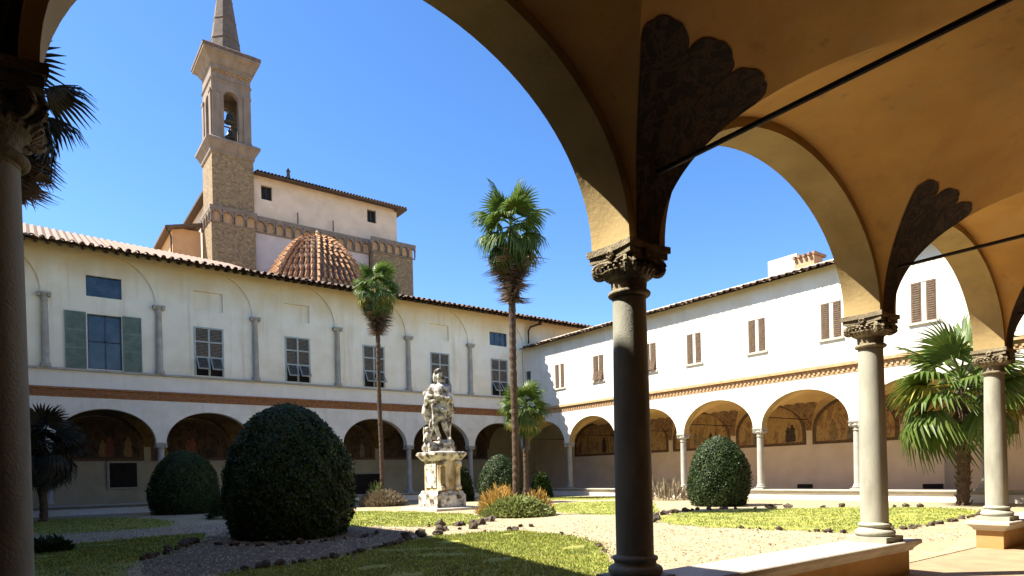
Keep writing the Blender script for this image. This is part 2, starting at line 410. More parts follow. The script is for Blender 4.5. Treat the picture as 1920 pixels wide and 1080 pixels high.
ME_shaft_f = shaft_mb(16).mesh('shaft_far', M_farstone, True); ME_base_f = base_mb(16).mesh('base_far', M_farstone, True, 50); ME_cap_f = capital_mb(False).mesh('capital_far', M_farstone, True, 45)
def column(x, y, parent, near=True):
    c = bpy.data.objects.new('column', ME_shaft if near else ME_shaft_f); C.objects.link(c); c.parent = parent; c.location = (x, y, 0)
    for n, me in (('capital', ME_cap if near else ME_cap_f), ('column_base', ME_base if near else ME_base_f)):
        inst(n, me, c)
    return c

def parapet(F, parent, u0, u1, endprof=True, mats=(M_parapet, M_coping), zb=-.02, hw=.32, t=.20):
    mb = MB()
    mb.box(u0 + (.12 if endprof else 0), u1 - (.12 if endprof else 0), -t, t, zb, PAR - .10, F)
    o = mb.build('parapet', mats[0], parent)
    # moulded coping, swept round the section
    cp = MB(); prof = [(t + .0, PAR - .16), (t + .03, PAR - .15), (t + .05, PAR - .11), (t + .09, PAR - .075), (hw - .02, PAR - .065), (hw, PAR - .055), (hw, PAR - .012), (hw - .012, PAR)]
    for i in range(len(prof) - 1):
        (a, za), (b, zb_) = prof[i], prof[i+1]
        ea = u0 + .32 - a if endprof else u0; eb = u0 + .32 - b if endprof else u0
        fa = u1 - .32 + a if endprof else u1; fb = u1 - .32 + b if endprof else u1
        for sgn in (-1, 1): cp.quad(F(ea, sgn*a, za), F(fa, sgn*a, za), F(fb, sgn*b, zb_), F(eb, sgn*b, zb_))
        cp.quad(F(ea, -a, za), F(ea, a, za), F(eb, b, zb_), F(eb, -b, zb_)); cp.quad(F(fa, -a, za), F(fa, a, za), F(fb, b, zb_), F(fb, -b, zb_))
    a, z = prof[-1]; e = .32 - a if endprof else 0
    cp.quad(F(u0 + e, -a, z), F(u1 - e, -a, z), F(u1 - e, a, z), F(u0 + e, a, z))
    c = cp.build('coping', mats[1], o)
    return o

def corrugated(F, us, rows, parent, name, m, pitch=.26, amp=.05):
    """tile roof surface; rows = list of functions u -> (v, z)"""
    mb = MB(); n = int((us[1] - us[0]) / (pitch / 4)); g = []
    for r in rows:
        line = []
        for i in range(n + 1):
            u = us[0] + (us[1] - us[0]) * i / n; v, z = r(u)
            line.append(F(u, v, z + amp * (1, .3, -.6, .3)[i % 4]))
        g.append(line)
    for a, b in zip(g[:-1], g[1:]):
        for i in range(n): mb.quad(a[i], a[i+1], b[i+1], b[i])
    o = mb.build(name, m, parent); return o

def tile_mesh(name, m, L=.55, r=.115):
    mb = MB(); n = 6
    for s in range(2):
        pass
    for k in range(n):
        a, b = PI*k/n, PI*(k+1)/n
        for rr in (r, r - .02):
            mb.quad((rr*math.cos(a), 0, rr*math.sin(a)), (rr*math.cos(b), 0, rr*math.sin(b)), (rr*.85*math.cos(b), L, rr*.85*math.sin(b)), (rr*.85*math.cos(a), L, rr*.85*math.sin(a)))
        mb.quad((r*math.cos(a), 0, r*math.sin(a)), (r*math.cos(b), 0, r*math.sin(b)), ((r-.02)*math.cos(b), 0, (r-.02)*math.sin(b)), ((r-.02)*math.cos(a), 0, (r-.02)*math.sin(a)))
    return mb.mesh(name, m)
ME_tile = tile_mesh('eave_tile', M_tiledark)

def eave_tiles(parent, p0, p1, inward, slope, pitch, zoff=0):
    p0 = Vector(p0); p1 = Vector(p1); d = (p1 - p0); n = int(d.length / pitch)
    Y = Vector((inward[0], inward[1], math.tan(slope))).normalized(); X = d.normalized(); Z = X.cross(Y)
    if Z.z < 0: X = -X; Z = X.cross(Y)
    for i in range(n + 1):
        p = p0 + d * i / n
        M = Matrix((( X.x, Y.x, Z.x, p.x), (X.y, Y.y, Z.y, p.y), (X.z, Y.z, Z.z, p.z + zoff + rnd.uniform(-.012, .012)), (0, 0, 0, 1)))
        s = rnd.uniform(.92, 1.1)
        inst('roof_tile', ME_tile, parent, M @ Matrix.Rotation(rnd.uniform(-.05, .05), 4, 'Z') @ Matrix.Diagonal((s, s, s, 1)))

def tie_rod(parent, F, u, z=4.08, r=.022):
    mb = MB(); mb.tube([F(u, T - .1, z), F(u, GD + .05, z)], r, 8); mb.build('tie_rod', M_iron, parent)

def sheet(name, pts, z, m, kind='structure'):
    mb = MB(); mb.poly([(x, y, z) for x, y in pts]); o = mb.build(name, m); o['kind'] = kind; return o

# ------------------------------------------------------------------ ground
GZ = .06
sheet('ground', [(-300, -300), (400, -300), (400, 400), (-300, 400)], -.06, M_earth)
YN, YA, XB, XW = 4.02, 36.82, 28.76, -.15
sheet('gravel_path', [(-.45, YN + .2), (XB, YN + .2), (XB, YA), (-.45, YA)], GZ, M_earth)
gf = MB(); gf.poly([(-6, -1, .05), (34.5, -1, .05), (34.5, YN + .2, .05), (-6, YN + .2, .05)]); o = gf.build('gallery_floor', M_floor); o['kind'] = 'structure'
gf = MB(); gf.poly([(XB - .1, YN + .2, 0), (34.5, YN + .2, 0), (34.5, 42, 0), (XB - .1, 42, 0)]); o = gf.build('gallery_floor', M_floor); o['kind'] = 'structure'
gf = MB(); gf.poly([(-6, YA - .1, .004), (XB - .1, YA - .1, .004), (XB - .1, 42, .004), (-6, 42, .004)]); o = gf.build('gallery_floor', M_floor); o['kind'] = 'structure'
gf = MB(); gf.poly([(-6, YN + .2, .0), (-.5, YN + .2, .0), (-.5, YA - .1, .0), (-6, YA - .1, .0)]); o = gf.build('gallery_floor', M_floor); o['kind'] = 'structure'

# ------------------------------------------------------------------ near wing (we stand in its gallery)
FN = lambda u, v, z: (u, YN - v, z)
near = thing('cloister_wing', 'near cloister gallery with dim ochre vaults on grey stone columns, nearest the viewer', 'building', (0, YN, 0))
near.location = (0, 0, 0)
cn = [-.15 + 0, 4.366, 9.02, 13.674, 18.328, 22.98, XB]
aw, so = MB(), MB()
arch_wall(aw, so, FN, cn, 10.2, 48)
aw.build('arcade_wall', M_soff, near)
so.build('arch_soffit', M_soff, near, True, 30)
cols_v = [-4.8] + cn
for a, b in zip(cols_v[:-1], cols_v[1:]):
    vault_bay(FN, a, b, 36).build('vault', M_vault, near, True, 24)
for i, u in enumerate(cn[:-1]):
    column(u, YN, near)
    tie_rod(near, FN, u)
    lb = (cols_v[i], cols_v[i+1]); rb = (cols_v[i+1], cols_v[i+2])
    o = painted_leaf(FN, u, (lb, rb), T).build('painted_fan', M_leafpaint, near, True, 0)
column(XB, YN, near, False)
parapet(FN, near, cn[0] + .0, 9.68)
parapet(FN, near, 13.16, XB)
bw = MB(); bw.box(-4.9, XB + 4.7, GD, GD + .4, -.05, 10.2, FN); bw.build('back_wall', M_frescoA, near)  # unseen; dark fresco finish added to cut bounce light in the near bay
cl = MB(); cl.box(-5.2, XB + 4.7, T + .002, GD - .002, 5.6, 5.8, FN); cl.build('upper_floor', M_dado, near)
rf = MB()
for a, b in (((-.85, 10.1), (2.2, 11.1)), ((2.2, 11.1), (5.2, 10.2))):
    rf.quad(FN(-5.5, *a), FN(34.5, *a), FN(34.5, *b), FN(-5.5, *b))
rf.build('roof', M_tile, near)

# ------------------------------------------------------------------ far wing (left in the photograph)
FA = lambda u, v, z: (u, YA + v, z)
far = thing('cloister_wing', 'long cream cloister wing behind the statue, with blind upper arches and louvered windows', 'building')
ca = [28.66 - k * S for k in range(9)][::-1]; ca[-1] = XB
V0 = -T
aw, so = MB(), MB(); arch_wall(aw, so, FA, ca, 5.61, 24)
aw.build('arcade_wall', M_lower, far); so.build('arch_soffit', M_lower, far, True, 30)
sp = MB(); sp.box(ca[0], 34.6, -T, T, 6.07, 6.86, FA); sp.build('string_wall', M_white, far)
bb = MB(); bb.box(ca[0], XB - .25, -T - .02, T, 5.612, 6.068, FA); b0 = bb.build('brick_band', M_brick, far)
db = MB()
i = 0; u = ca[0] + .1
while u < XB - .4:
    db.box(u, u + .17, -T - .075, -T - .018, 5.72, 5.80, FA); db.box(u + .1, u + .32, -T - .05, -T - .018, 5.87, 5.94, FA); u += .28
db.box(ca[0], XB - .25, -T - .11, -T - .018, 5.98, 6.068, FA)
tag(db.build('dentil_bricks', M_brick, far), kind='stuff')
sl = MB(); sl.box(ca[0], XB, -T - .14, -T + .05, 6.86, 6.95, FA); sl.build('string_course', M_farstone, far)
# upper wall: recessed field with openings
ZU = 10.38; ZE = 12.9
holes = []; wins = []
for k, (a, b) in enumerate(zip(ca[:-1], ca[1:])):
    uc = (a + b) / 2
    if k == 2: holes += [(2.38, 3.78, 7.02, 9.64), (2.36, 3.82, 10.48, 11.48)]
    elif k == 7: holes += [(25.74, 27.18, 7.05, 9.6), (25.7, 27.18, 10.52, 11.45)]; wins.append(26.46)
    else: holes += [(uc - .72, uc + .72, 7.05, 9.58), (uc - .72, uc + .72, 10.46, 11.44)]; wins.append(uc)
uw = MB(); RV = -T + .07
holed_wall(uw, FA, ca[0], 34.6, 6.95, ZE, RV, holes, .22)
uw.build('upper_wall', M_cream, far)
fr = MB()
for k, (a, b) in enumerate(zip(ca[:-1], ca[1:])):
    uc = (a + b) / 2; R = (b - a) / 2 - .12; N = 32
    fr.box(a - .12, a + .12, -T, RV, 6.95, ZU, FA)
    P = [(uc - R*math.cos(PI*i/N), ZU + min(R*math.sin(PI*i/N), 2.45)) for i in range(N+1)]
    for (ua, za), (ub, zb) in zip(P[:-1], P[1:]):
        fr.quad(FA(ua, -T, za), FA(ub, -T, zb), FA(ub, -T, ZE), FA(ua, -T, ZE))
        fr.quad(FA(ua, -T, za), FA(ub, -T, zb), FA(ub, RV, zb), FA(ua, RV, za))
    for x0, x1 in ((a, uc - R), (uc + R, b)): fr.quad(FA(x0, -T, ZU), FA(x1, -T, ZU), FA(x1, -T, ZE), FA(x0, -T, ZE))
fr.build('blind_arcade', M_cream, far)
for k, (a, b) in enumerate(zip(ca[:-1], ca[1:])):      # niche and window backs
    uc = (a + b) / 2
    if k not in (2, 7):
        nb = MB(); nb.box(uc - .72, uc + .72, RV + .10, RV + .21, 10.46, 11.44, FA); nb.build('blind_niche', M_cream, far)
def dark_pane(a, b, z0, z1, bars=0, parent=far):
    g = MB(); g.box(a, b, RV + .15, RV + .20, z0, z1, FA); o = g.build('window', M_glass, parent)
    f = MB()
    for q in [a] + [a + (b-a)*(i+1)/(bars+1) for i in range(bars)] + [b - .06]:
        f.box(q, q + .06, RV + .11, RV + .148, z0, z1, FA)
    for zz in ([z0, (z0+z1)/2, z1 - .06] if z1 - z0 > 2 else [z0, z1 - .05]): f.box(a + .06, b - .06, RV + .11, RV + .146, zz, zz + .05, FA)
    f.build('window_frame', M_glass if z1 - z0 < 2 else mat('blue_grey_frame', (.07, .09, .12), (.05, .06, .09), 5), o)
dark_pane(2.38, 3.78, 7.02, 9.64, 1); dark_pane(2.36, 3.82, 10.48, 11.48, 2); dark_pane(25.7, 27.18, 10.52, 11.45, 2)
for (a, b) in ((1.5, 2.33), (3.83, 4.62)):              # open green shutters
    g = MB(); g.box(a, b, RV - .06, RV - .015, 7.0, 9.68, FA); o = g.build('shutter', M_green, far)
    sl_ = MB()
    for z0 in np.arange(7.12, 9.55, .085):
        sl_.box(a + .08, b - .08, RV - .085, RV - .062, z0, z0 + .05, FA)
    for q in (a, b - .07): sl_.box(q, q + .07, RV - .09, RV - .061, 7.0, 9.68, FA)
    for zz in (7.0, 7.9, 8.75, 9.6): sl_.box(a + .07, b - .07, RV - .088, RV - .0615, zz, zz + .07, FA)
    tag(sl_.build('slat', M_green, o), kind='stuff')
def louver_window(uc, z0=7.05, z1=9.58, w=.72):
    g = MB(); g.box(uc - w, uc + w, RV + .16, RV + .20, z0, z1, FA); o = g.build('window', M_dark, far)
    f = MB(); zf = z0 + .92
    for q in (uc - w, uc - .045, uc + w - .09): f.box(q, q + .09, RV - .03, RV + .05, z0, z1, FA)
    for a, b in ((uc - w + .09, uc - .045), (uc + .045, uc + w - .09)):
        for zz in (zf, (zf + z1)/2, z1 - .08): f.box(a, b, RV - .028, RV + .048, zz, zz + .08, FA)
    f.build('window_frame', M_frame, o)
    lv = MB()
    for a, b in ((uc - w + .09, uc - .045), (uc + .045, uc + w - .09)):
        for z in np.arange(zf + .1, z1 - .1, .075):
            lv.quad(FA(a, RV - .01, z), FA(b, RV - .01, z), FA(b, RV + .04, z + .06), FA(a, RV + .04, z + .06))
    tag(lv.build('louver', M_louver, o), kind='stuff')
    for a, b in ((uc - w + .1, uc - .06), (uc + .06, uc + w - .1)):     # flaps pushed outwards at the bottom
        fl = MB(); d = rnd.uniform(.38, .5)
        G = lambda u, s, off=0: FA(u, RV - .03 - s * d - off, zf - s * .62 + off * .4)
        n = 9
        for i in range(n):
            s0, s1 = i / n, (i + .7) / n
            fl.quad(G(a + .05, s0), G(b - .05, s0), G(b - .05, s1, .03), G(a + .05, s1, .03))
        p = fl.build('shutter_flap', M_louver, o)
        ff = MB()
        for q in (a, b - .05): ff.tube([G(q + .025, 0), G(q + .025, 1)], .035, 4)
        ff.tube([G(a, 1), G(b, 1)], .035, 4)
        ff.build('flap_frame', M_frame, o)
for q in wins: louver_window(q)
# engaged upper columns
def uc_mesh():
    mb = MB(); r = .15
    pr = [(.23, 6.952), (.23, 7.03), (.2, 7.04), (.215, 7.09), (.19, 7.14), (.165, 7.17), (.158, 7.22), (.155, 8.5), (.135, 10.0), (.155, 10.03), (.155, 10.06), (.135, 10.09), (.15, 10.16), (.2, 10.27), (.24, 10.3), (.24, 10.379)]
    mb.lathe(pr, seg=16)
    for sx in (-1, 1): mb.tube([(sx*.2, -.2, 10.24), (sx*.2, .05, 10.24)], .075, 8)
    mb.box(-.27, .27, -.24, .1, 10.30, 10.377); return mb.mesh('engaged_column', M_farstone, True, 50)
ME_uc = uc_mesh()
for u in ca[:-1]: 
    o = inst('engaged_column', ME_uc, far); o.location = (u, YA - T - .02, 0)
# eaves and roof
ev = MB(); EV = -1.22; ZEV = 12.48
ev.quad(FA(ca[0], EV, ZEV), FA(34.8, EV, ZEV), FA(34.8, 0, ZEV + .34), FA(ca[0], 0, ZEV + .34)); ev.build('eave_board', M_rafter, far)
ra = MB(); u = ca[0]
while u < 34.7:
    n = len(ra.v); ra.box(u, u + .1, EV + .08, -T, ZEV - .12, ZEV - .004, lambda a, b, c: FA(a, b, c + (b - EV) * .27)); u += .45
tag(ra.build('rafter_ends', M_rafter, far), kind='stuff')
eave_tiles(far, FA(ca[0], EV - .1, ZEV + .08), FA(34.8, EV - .1, ZEV + .08), (0, 1), .27, .37)
def ridge(u):
    z = 14.86 - .034 * (u - .2) if u < 9.8 else max(13.4, 14.53 - .5 * (u - 9.8))
    return (4.3, z)
def mid(u):
    v, z = ridge(u); return (1.6, ZEV + .16 + (z - ZEV - .16) * .50)
corrugated(FA, (ca[0], 34.8), [lambda u: (EV, ZEV + .1), mid, ridge, lambda u: (8.8, ZEV)], far, 'roof', mat('pale_roof_tile', (.27, .18, .13), (.18, .12, .09), 7, stain=(.2, .15, .12), sscale=3, samt=.6), .3)
# gallery inside
for a, b in zip(ca[:-1], ca[1:]): vault_bay(FA, a, b, 12).build('vault', mat('dark_vault_plaster', (.20, .12, .05), (.12, .07, .03), 1.6), far, True, 24)  # darker plaster tone than in the other galleries
bw = MB(); bw.box(ca[0] - 1, 34, GD, GD + .4, -.05, 12, FA); bw.build('back_wall', mat('greenish_dado_plaster', (.46, .43, .31), (.38, .355, .25), 1.1, stain=(.28, .25, .17), sscale=.7, samt=.5), far)
cl = MB(); cl.box(ca[0], 33.5, T + .01, GD, 5.5, 5.6, FA); cl.build('upper_floor', M_dado, far)
def lunette(F, u0, u1, parent, m, z0=2.75, frame=True):
    uc = (u0+u1)/2; a = (u1-u0)/2 - .17; N = 20; v = GD - .012
    mb = MB(); P = [(uc - a*math.cos(PI*i/N), ZSP + (VR-.05)*math.sin(PI*i/N)) for i in range(N+1)]
    mb.poly([F(uc + a, v, z0), F(uc - a, v, z0)] + [F(u, v, z) for u, z in P])
    o = mb.build('fresco', m, parent)
    bd = MB(); v -= .004                                  # painted border round the scene
    for (ua, za), (ub, zb) in zip(P[:-1], P[1:]):
        k = .90; q = lambda u, z: (uc + (u - uc)*k, z0 + (z - z0)*(k + .03))
        (uc_, zc_), (ud, zd) = q(ub, zb), q(ua, za); bd.quad(F(ua, v, za), F(ub, v, zb), F(uc_, v, zc_), F(ud, v, zd))
    for sg in (-1, 1): bd.quad(F(uc + sg*a, v, z0), F(uc + sg*a*.9, v, z0), F(uc + sg*a*.9, v, z0 + (ZSP - z0)*.93), F(uc + sg*a, v, ZSP))
    bd.quad(F(uc - a*.9, v, z0), F(uc + a*.9, v, z0), F(uc + a*.9, v, z0 + .16), F(uc - a*.9, v, z0 + .16))
    bd.build('fresco_border', M_border, o)
    q = random.Random(int(abs(u0)*100)); hy = 3.3 + q.random()*.5; sc = MB()       # painted figures and a building
    for i in range(q.randint(4, 7)):
        u = uc + q.uniform(-.75, .75)*a; h = q.uniform(.75, 1.15); w_ = h*.17; zb0 = z0 + .17 + q.uniform(0, .12); v2 = v - .003*(i + 1)
        sc = MB(); pts = [(-1.1, 0), (1.0, 0), (1.15, .3), (.9, .55), (1.0, .75), (.45, .83), (.42, .95), (0, 1.0), (-.4, .94), (-.45, .83), (-1.0, .74), (-.8, .5), (-1.2, .3)]
        sc.poly([F(u + x*w_*q.uniform(.85, 1.15), v2, zb0 + z*h) for x, z in pts]); sc.build('painted_figure', FIG[q.randrange(4)], o)
    return o
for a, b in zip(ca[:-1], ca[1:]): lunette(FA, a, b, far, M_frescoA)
bd = MB(); bd.box(ca[0], XB + 4, GD - .05, GD - .002, 2.66, 2.75, FA); bd.build('dado_moulding', M_farstone, far)
for (a, b, z0, z1) in ((3.55, 4.85, 1.3, 2.64), (17.3, 19.6, .05, 1.78)):
    g = MB(); g.box(a, b, GD - .06, GD - .01, z0, z1, FA); o = g.build('opening', M_dark, far)
    f = MB()
    for q in (a - .12, b): f.box(q, q + .12, GD - .1, GD - .01, z0 - .1, z1 + .1, FA)
    for zz in (z0 - .1, z1): f.box(a, b, GD - .1, GD - .01, zz, zz + .1, FA)
    f.build('opening_frame', M_farstone, o)
for u in ca[:-1]: column(u, YA, far, False); tie_rod(far, FA, u)
parapet(FA, far, ca[0], XB - .33, False, (M_lower, M_farstone))
# downpipe near the inner corner
dp = MB(); dp.tube([(29.75, YA-.75, 12.35), (29.1, YA-.45, 12.1), (28.95, YA-.4, 11.8), (28.95, YA-.4, 10.9)], .07, 8); dp.lathe([(.07, 12.25), (.16, 12.5)], 29.75, YA-.8, 10)
dp.build('downpipe', M_iron, far)

# ------------------------------------------------------------------ right wing
FB = lambda u, v, z: (XB + v, u, z)
right = thing('cloister_wing', 'bright white cloister wing on the right with small brown shutters above sunlit arches', 'building')
cb = [36.72 - k * S for k in range(1, 8)][::-1]; cb = [4.02] + cb[1:] if abs(cb[0] - 4.02) < 1.5 else [4.02] + cb
cb = sorted(cb) + [YA]
aw, so = MB(), MB(); arch_wall(aw, so, FB, cb, 5.61, 24)
aw.build('arcade_wall', M_white, right); so.build('arch_soffit', M_soff, right, True, 30)
bb = MB(); bb.box(cb[0], YA - T - .03, -T - .02, T, 5.612, 6.068, FB); bb.build('brick_band', M_brickB, right)
db = MB(); u = cb[0] + .1
while u < YA - .5:
    db.box(u, u + .10, -T - .06, -T - .018, 5.70, 5.86, FB); u += .22
db.box(cb[0], YA - T - .05, -T - .15, -T - .018, 5.93, 6.068, FB)
tag(db.build('dentil_bricks', M_brickB, right), kind='stuff')
wB = [(10.67, 0), (14.37, 0), (18.02, 0), (21.74, 0), (24.8, 1), (28.98, 1), (32.65, 0), (7.0, 0)]
holes = [(c - .46, c + .46, 7.22, 8.82) for c, _ in wB] + [(35.75, 36.4, 7.75, 8.83)]
uw = MB(); holed_wall(uw, FB, cb[0], YA - T, 6.07, 10.7, -T, holes, .25); uw.build('upper_wall', M_white, right)
g = MB(); g.box(35.76, 36.39, -T + .18, -T + .24, 7.76, 8.82, FB); g.build('window', M_glass, right)
for c, k in wB:
    g = MB(); g.box(c - .455, c + .455, -T + .18, -T + .24, 7.225, 8.815, FB); o = g.build('window', M_sill if k == 0 else M_dark, right)
    for a, b in ((c - .45, c - .09), (c + .09, c + .45)):
        s_ = MB(); s_.box(a, b, -T + .0, -T + .05, 7.24, 8.80, FB)
        for z in np.arange(7.3, 8.75, .09): s_.box(a + .04, b - .04, -T - .02, -T - .002, z, z + .05, FB)
        s_.build('shutter', M_louverR, o)
    s_ = MB(); s_.box(c - (.085 if k == 0 else .02), c + (.085 if k == 0 else .02), -T + .02, -T + .07, 7.24, 8.80, FB); s_.build('window_frame', M_white, o)  # wide strips are white panels added so the shutter gap looks lit
    if k == 1:
        s_ = MB()
        for a, b in ((c - .42, c - .02), (c + .02, c + .42)):
            for i in range(7): s_.box(a, b, -T - .28 - .03*i + .28, -T - .26 - .03*i + .28, 7.9 - .09*i - .06, 7.9 - .09*i, FB)
        s_.build('shutter_flap', M_louverR, o)
    sl_ = MB(); sl_.box(c - .56, c + .56, -T - .08, -T + .02, 7.13, 7.215, FB); sl_.build('window_sill', M_sill, o)
EVB = -.68; ZB = 10.32
ev = MB(); ev.quad(FB(0, EVB, ZB), FB(YA - 1.0, EVB, ZB), FB(YA - 1.0, 0, ZB + .2), FB(0, 0, ZB + .2)); ev.build('eave_board', M_rafter, right)
eave_tiles(right, FB(2, EVB - .08, ZB + .07), FB(YA - 1.05, EVB - .08, ZB + .07), (1, 0), .26, .37)
corrugated(FB, (0, YA - .3), [lambda u: (EVB, ZB + .08), lambda u: (2.7, ZB + .85), lambda u: (6.2, ZB)], right, 'roof', M_tile, .3)
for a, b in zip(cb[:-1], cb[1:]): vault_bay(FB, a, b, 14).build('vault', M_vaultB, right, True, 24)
bw = MB(); bw.box(-1, YA + 5, GD, GD + .4, -.05, 10.3, FB); bw.build('back_wall', M_dadoB, right)
cl = MB(); cl.box(-1, YA, T + .01, GD, 5.5, 5.6, FB); cl.build('upper_floor', M_dado, right)
for a, b in zip(cb[:-1], cb[1:]): lunette(FB, a, b, right, M_fresco)
for i in range(1, len(cb) - 1):
    u = cb[i]; painted_leaf(FB, u, ((cb[i-1], u), (u, cb[i+1])), T, vmax=1.0, side=-1, off=.02).build('painted_fan', M_leafB, right, True, 0)
for u in cb[1:]: tie_rod(right, FB, u)
for u in cb[1:]: column(XB, u, right, False)
mb = MB(); mb.box(cb[0] + .4, YA - .33, -.2, .2, -.02, .42, FB); 
parapet(FB, right, 4.3, YA - .33, False, (M_lower, M_farstone))
for q in (18.4, 12.25):
    g = MB(); g.box(q - .42, q + .42, GD - .05, GD - .01, .42, .64, FB); g.build('vent', M_dark, right)
g = MB(); g.box(11.05, 11.75, GD - .08, GD - .002, -.02, 2.6, FB); g.build('pilaster', M_farstone, right)
# hut and tiled chimney on the right wing's roof
ch = MB(); ch.box(1.3, 2.6, 16.4, 17.9, 10.6, 11.75, lambda x, y, z: (XB - .6 + x, y, z)); o = ch.build('roof_hut', M_white, right)
ch = MB(); ch.box(.7, 1.5, 15.4, 16.35, 10.55, 11.35, lambda x, y, z: (XB - .3 + x, y, z)); o = ch.build('chimney', M_brickB, right)
ct = MB()
for i in range(5): ct.box(.55, 1.65, 15.3 + i*.24, 15.42 + i*.24, 11.35, 11.48, lambda x, y, z: (XB - .3 + x, y, z))
ct.build('chimney_cap', M_tile, o)

# ------------------------------------------------------------------ left wing (its gable shades the lawn)
XL = -.45
FW = lambda u, v, z: (XL - v, u, z)
left = thing('cloister_wing', 'shadowed cloister wing along the left side, mostly hidden behind the nearest column', 'building')
cw = [4.02 + .0] + [4.02 + (YA - 4.02) * k / 7 for k in range(1, 8)]
aw, so = MB(), MB(); arch_wall(aw, so, FW, cw, 6.0, 12)
aw.v, aw.f = aw.v + so.v, aw.f + [tuple(i + len(aw.v) for i in f) for f in so.f]; aw.build('arcade_wall', M_lower, left)
tp = lambda y: 10.0 if y < 8.4 else (10.0 + (y - 8.4) * .298 if y < 20.7 else 13.66)
uw = MB()
for a, b in ((4.25, 8.4), (8.4, 20.7), (20.7, YA - .3)):
    for v in (-T, GD + .2): uw.quad(FW(a, v, 6.0), FW(b, v, 6.0), FW(b, v, tp(b)), FW(a, v, tp(a)))
uw.quad(FW(4.25, -T, 6), FW(4.25, GD + .2, 6), FW(4.25, GD + .2, 10), FW(4.25, -T, 10))
uw.build('upper_wall', M_cream, left)
rf = MB()
for a, b in ((4.25, 8.4), (8.4, 20.7), (20.7, YA - .3)): rf.box(a, b, -T, GD + .3, 0, .08, lambda u, v, z: FW(u, v, z + tp(u)))
rf.build('roof', M_tile, left)
bw = MB(); bw.box(-1, YA + 5, GD, GD + .3, -.05, 6, FW); bw.build('back_wall', M_frescoA, left)  # also unseen, its dark finish added to keep the near corner dim
cl = MB(); cl.box(4.3, YA, T + .01, GD, 5.2, 5.3, FW); cl.build('ceiling', M_vault, left)
for u in cw[1:-1]: column(XL, u, left, False)
parapet(FW, left, 4.4, YA - .33, False, (M_lower, M_farstone))

# ------------------------------------------------------------------ bell tower
M_tstone = mat('tower_rubble_stone', (.33, .24, .14), (.20, .14, .08), 5, stain=(.11, .08, .05), sscale=3, samt=.6, bump=.5, bscale=6, dist=.05)
M_tash = mat('tower_dressed_stone', (.25, .195, .155), (.175, .135, .105), 3, stain=(.10, .07, .045), sscale=1.5, samt=.6, stretch=(1, 1, .4))
# rubble courses as a brick pattern (stones a few pixels wide)
def course(m, sc=1.0, mortar=(.30, .24, .16), f=.5):
    N = m.node_tree.nodes; L = m.node_tree.links; b = N['Principled BSDF']
    old = b.inputs['Base Color'].links[0].from_socket
    g = N.new('ShaderNodeNewGeometry'); s = N.new('ShaderNodeSeparateXYZ'); L.new(g.outputs['Position'], s.inputs[0])
    a = N.new('ShaderNodeMath'); a.operation = 'ADD'; L.new(s.outputs['X'], a.inputs[0]); L.new(s.outputs['Y'], a.inputs[1])
    c = N.new('ShaderNodeCombineXYZ'); L.new(a.outputs[0], c.inputs[0]); L.new(s.outputs['Z'], c.inputs[1])
    bt = N.new('ShaderNodeTexBrick'); bt.inputs['Scale'].default_value = sc; bt.inputs['Mortar Size'].default_value = .03
    bt.inputs['Color1'].default_value = (.6, .6, .6, 1); bt.inputs['Color2'].default_value = (1.25, 1.2, 1.1, 1); bt.inputs['Mortar'].default_value = (.45, .42, .4, 1)
    bt.inputs['Brick Width'].default_value = .55; bt.inputs['Row Height'].default_value = .28
    L.new(c.outputs[0], bt.inputs['Vector'])
    mx = N.new('ShaderNodeMix'); mx.data_type = 'RGBA'; mx.blend_type = 'MULTIPLY'; mx.inputs[0].default_value = f
    L.new(old, mx.inputs[6]); L.new(bt.outputs['Color'], mx.inputs[7]); L.new(mx.outputs[2], b.inputs['Base Color'])
course(M_tstone, 1.75, f=.55); 
TX0, TX1, TY0, TY1 = 12.75, 16.1, 58.0, 61.5
tower = thing('bell_tower', 'tall square stone bell tower with pointed spire and open arched belfry beside the church', 'tower', (0, 0, 0))
mb = MB(); mb.box(TX0 - .15, TX1 + .05, TY0 - .05, TY1, 10, 23.3); mb.build('tower_base', M_tstone, tower)
mb = MB(); mb.box(TX0, TX1, TY0, TY1, 24.4, 29.1); mb.build('tower_shaft', M_tstone, tower)
def cornice(x0, x1, y0, y1, steps, name, m, parent):
    mb = MB()
    for (o0, z0), (o1, z1) in zip(steps[:-1], steps[1:]):
        A = [(x0-o0, y0-o0, z0), (x1+o0, y0-o0, z0), (x1+o0, y1+o0, z0), (x0-o0, y1+o0, z0)]
        B = [(x0-o1, y0-o1, z1), (x1+o1, y0-o1, z1), (x1+o1, y1+o1, z1), (x0-o1, y1+o1, z1)]
        for i in range(4): mb.quad(A[i], A[(i+1) % 4], B[(i+1) % 4], B[i])
    for o, z in (steps[0], steps[-1]): mb.poly([(x0-o, y0-o, z), (x1+o, y0-o, z), (x1+o, y1+o, z), (x0-o, y1+o, z)])
    return mb.build(name, m, parent)
cornice(TX0, TX1, TY0, TY1, [(.05, 29.1), (.12, 29.2), (.12, 29.4), (.42, 29.95), (.50, 30.0), (.50, 30.2), (.0, 30.5)], 'lower_cornice', M_tash, tower)
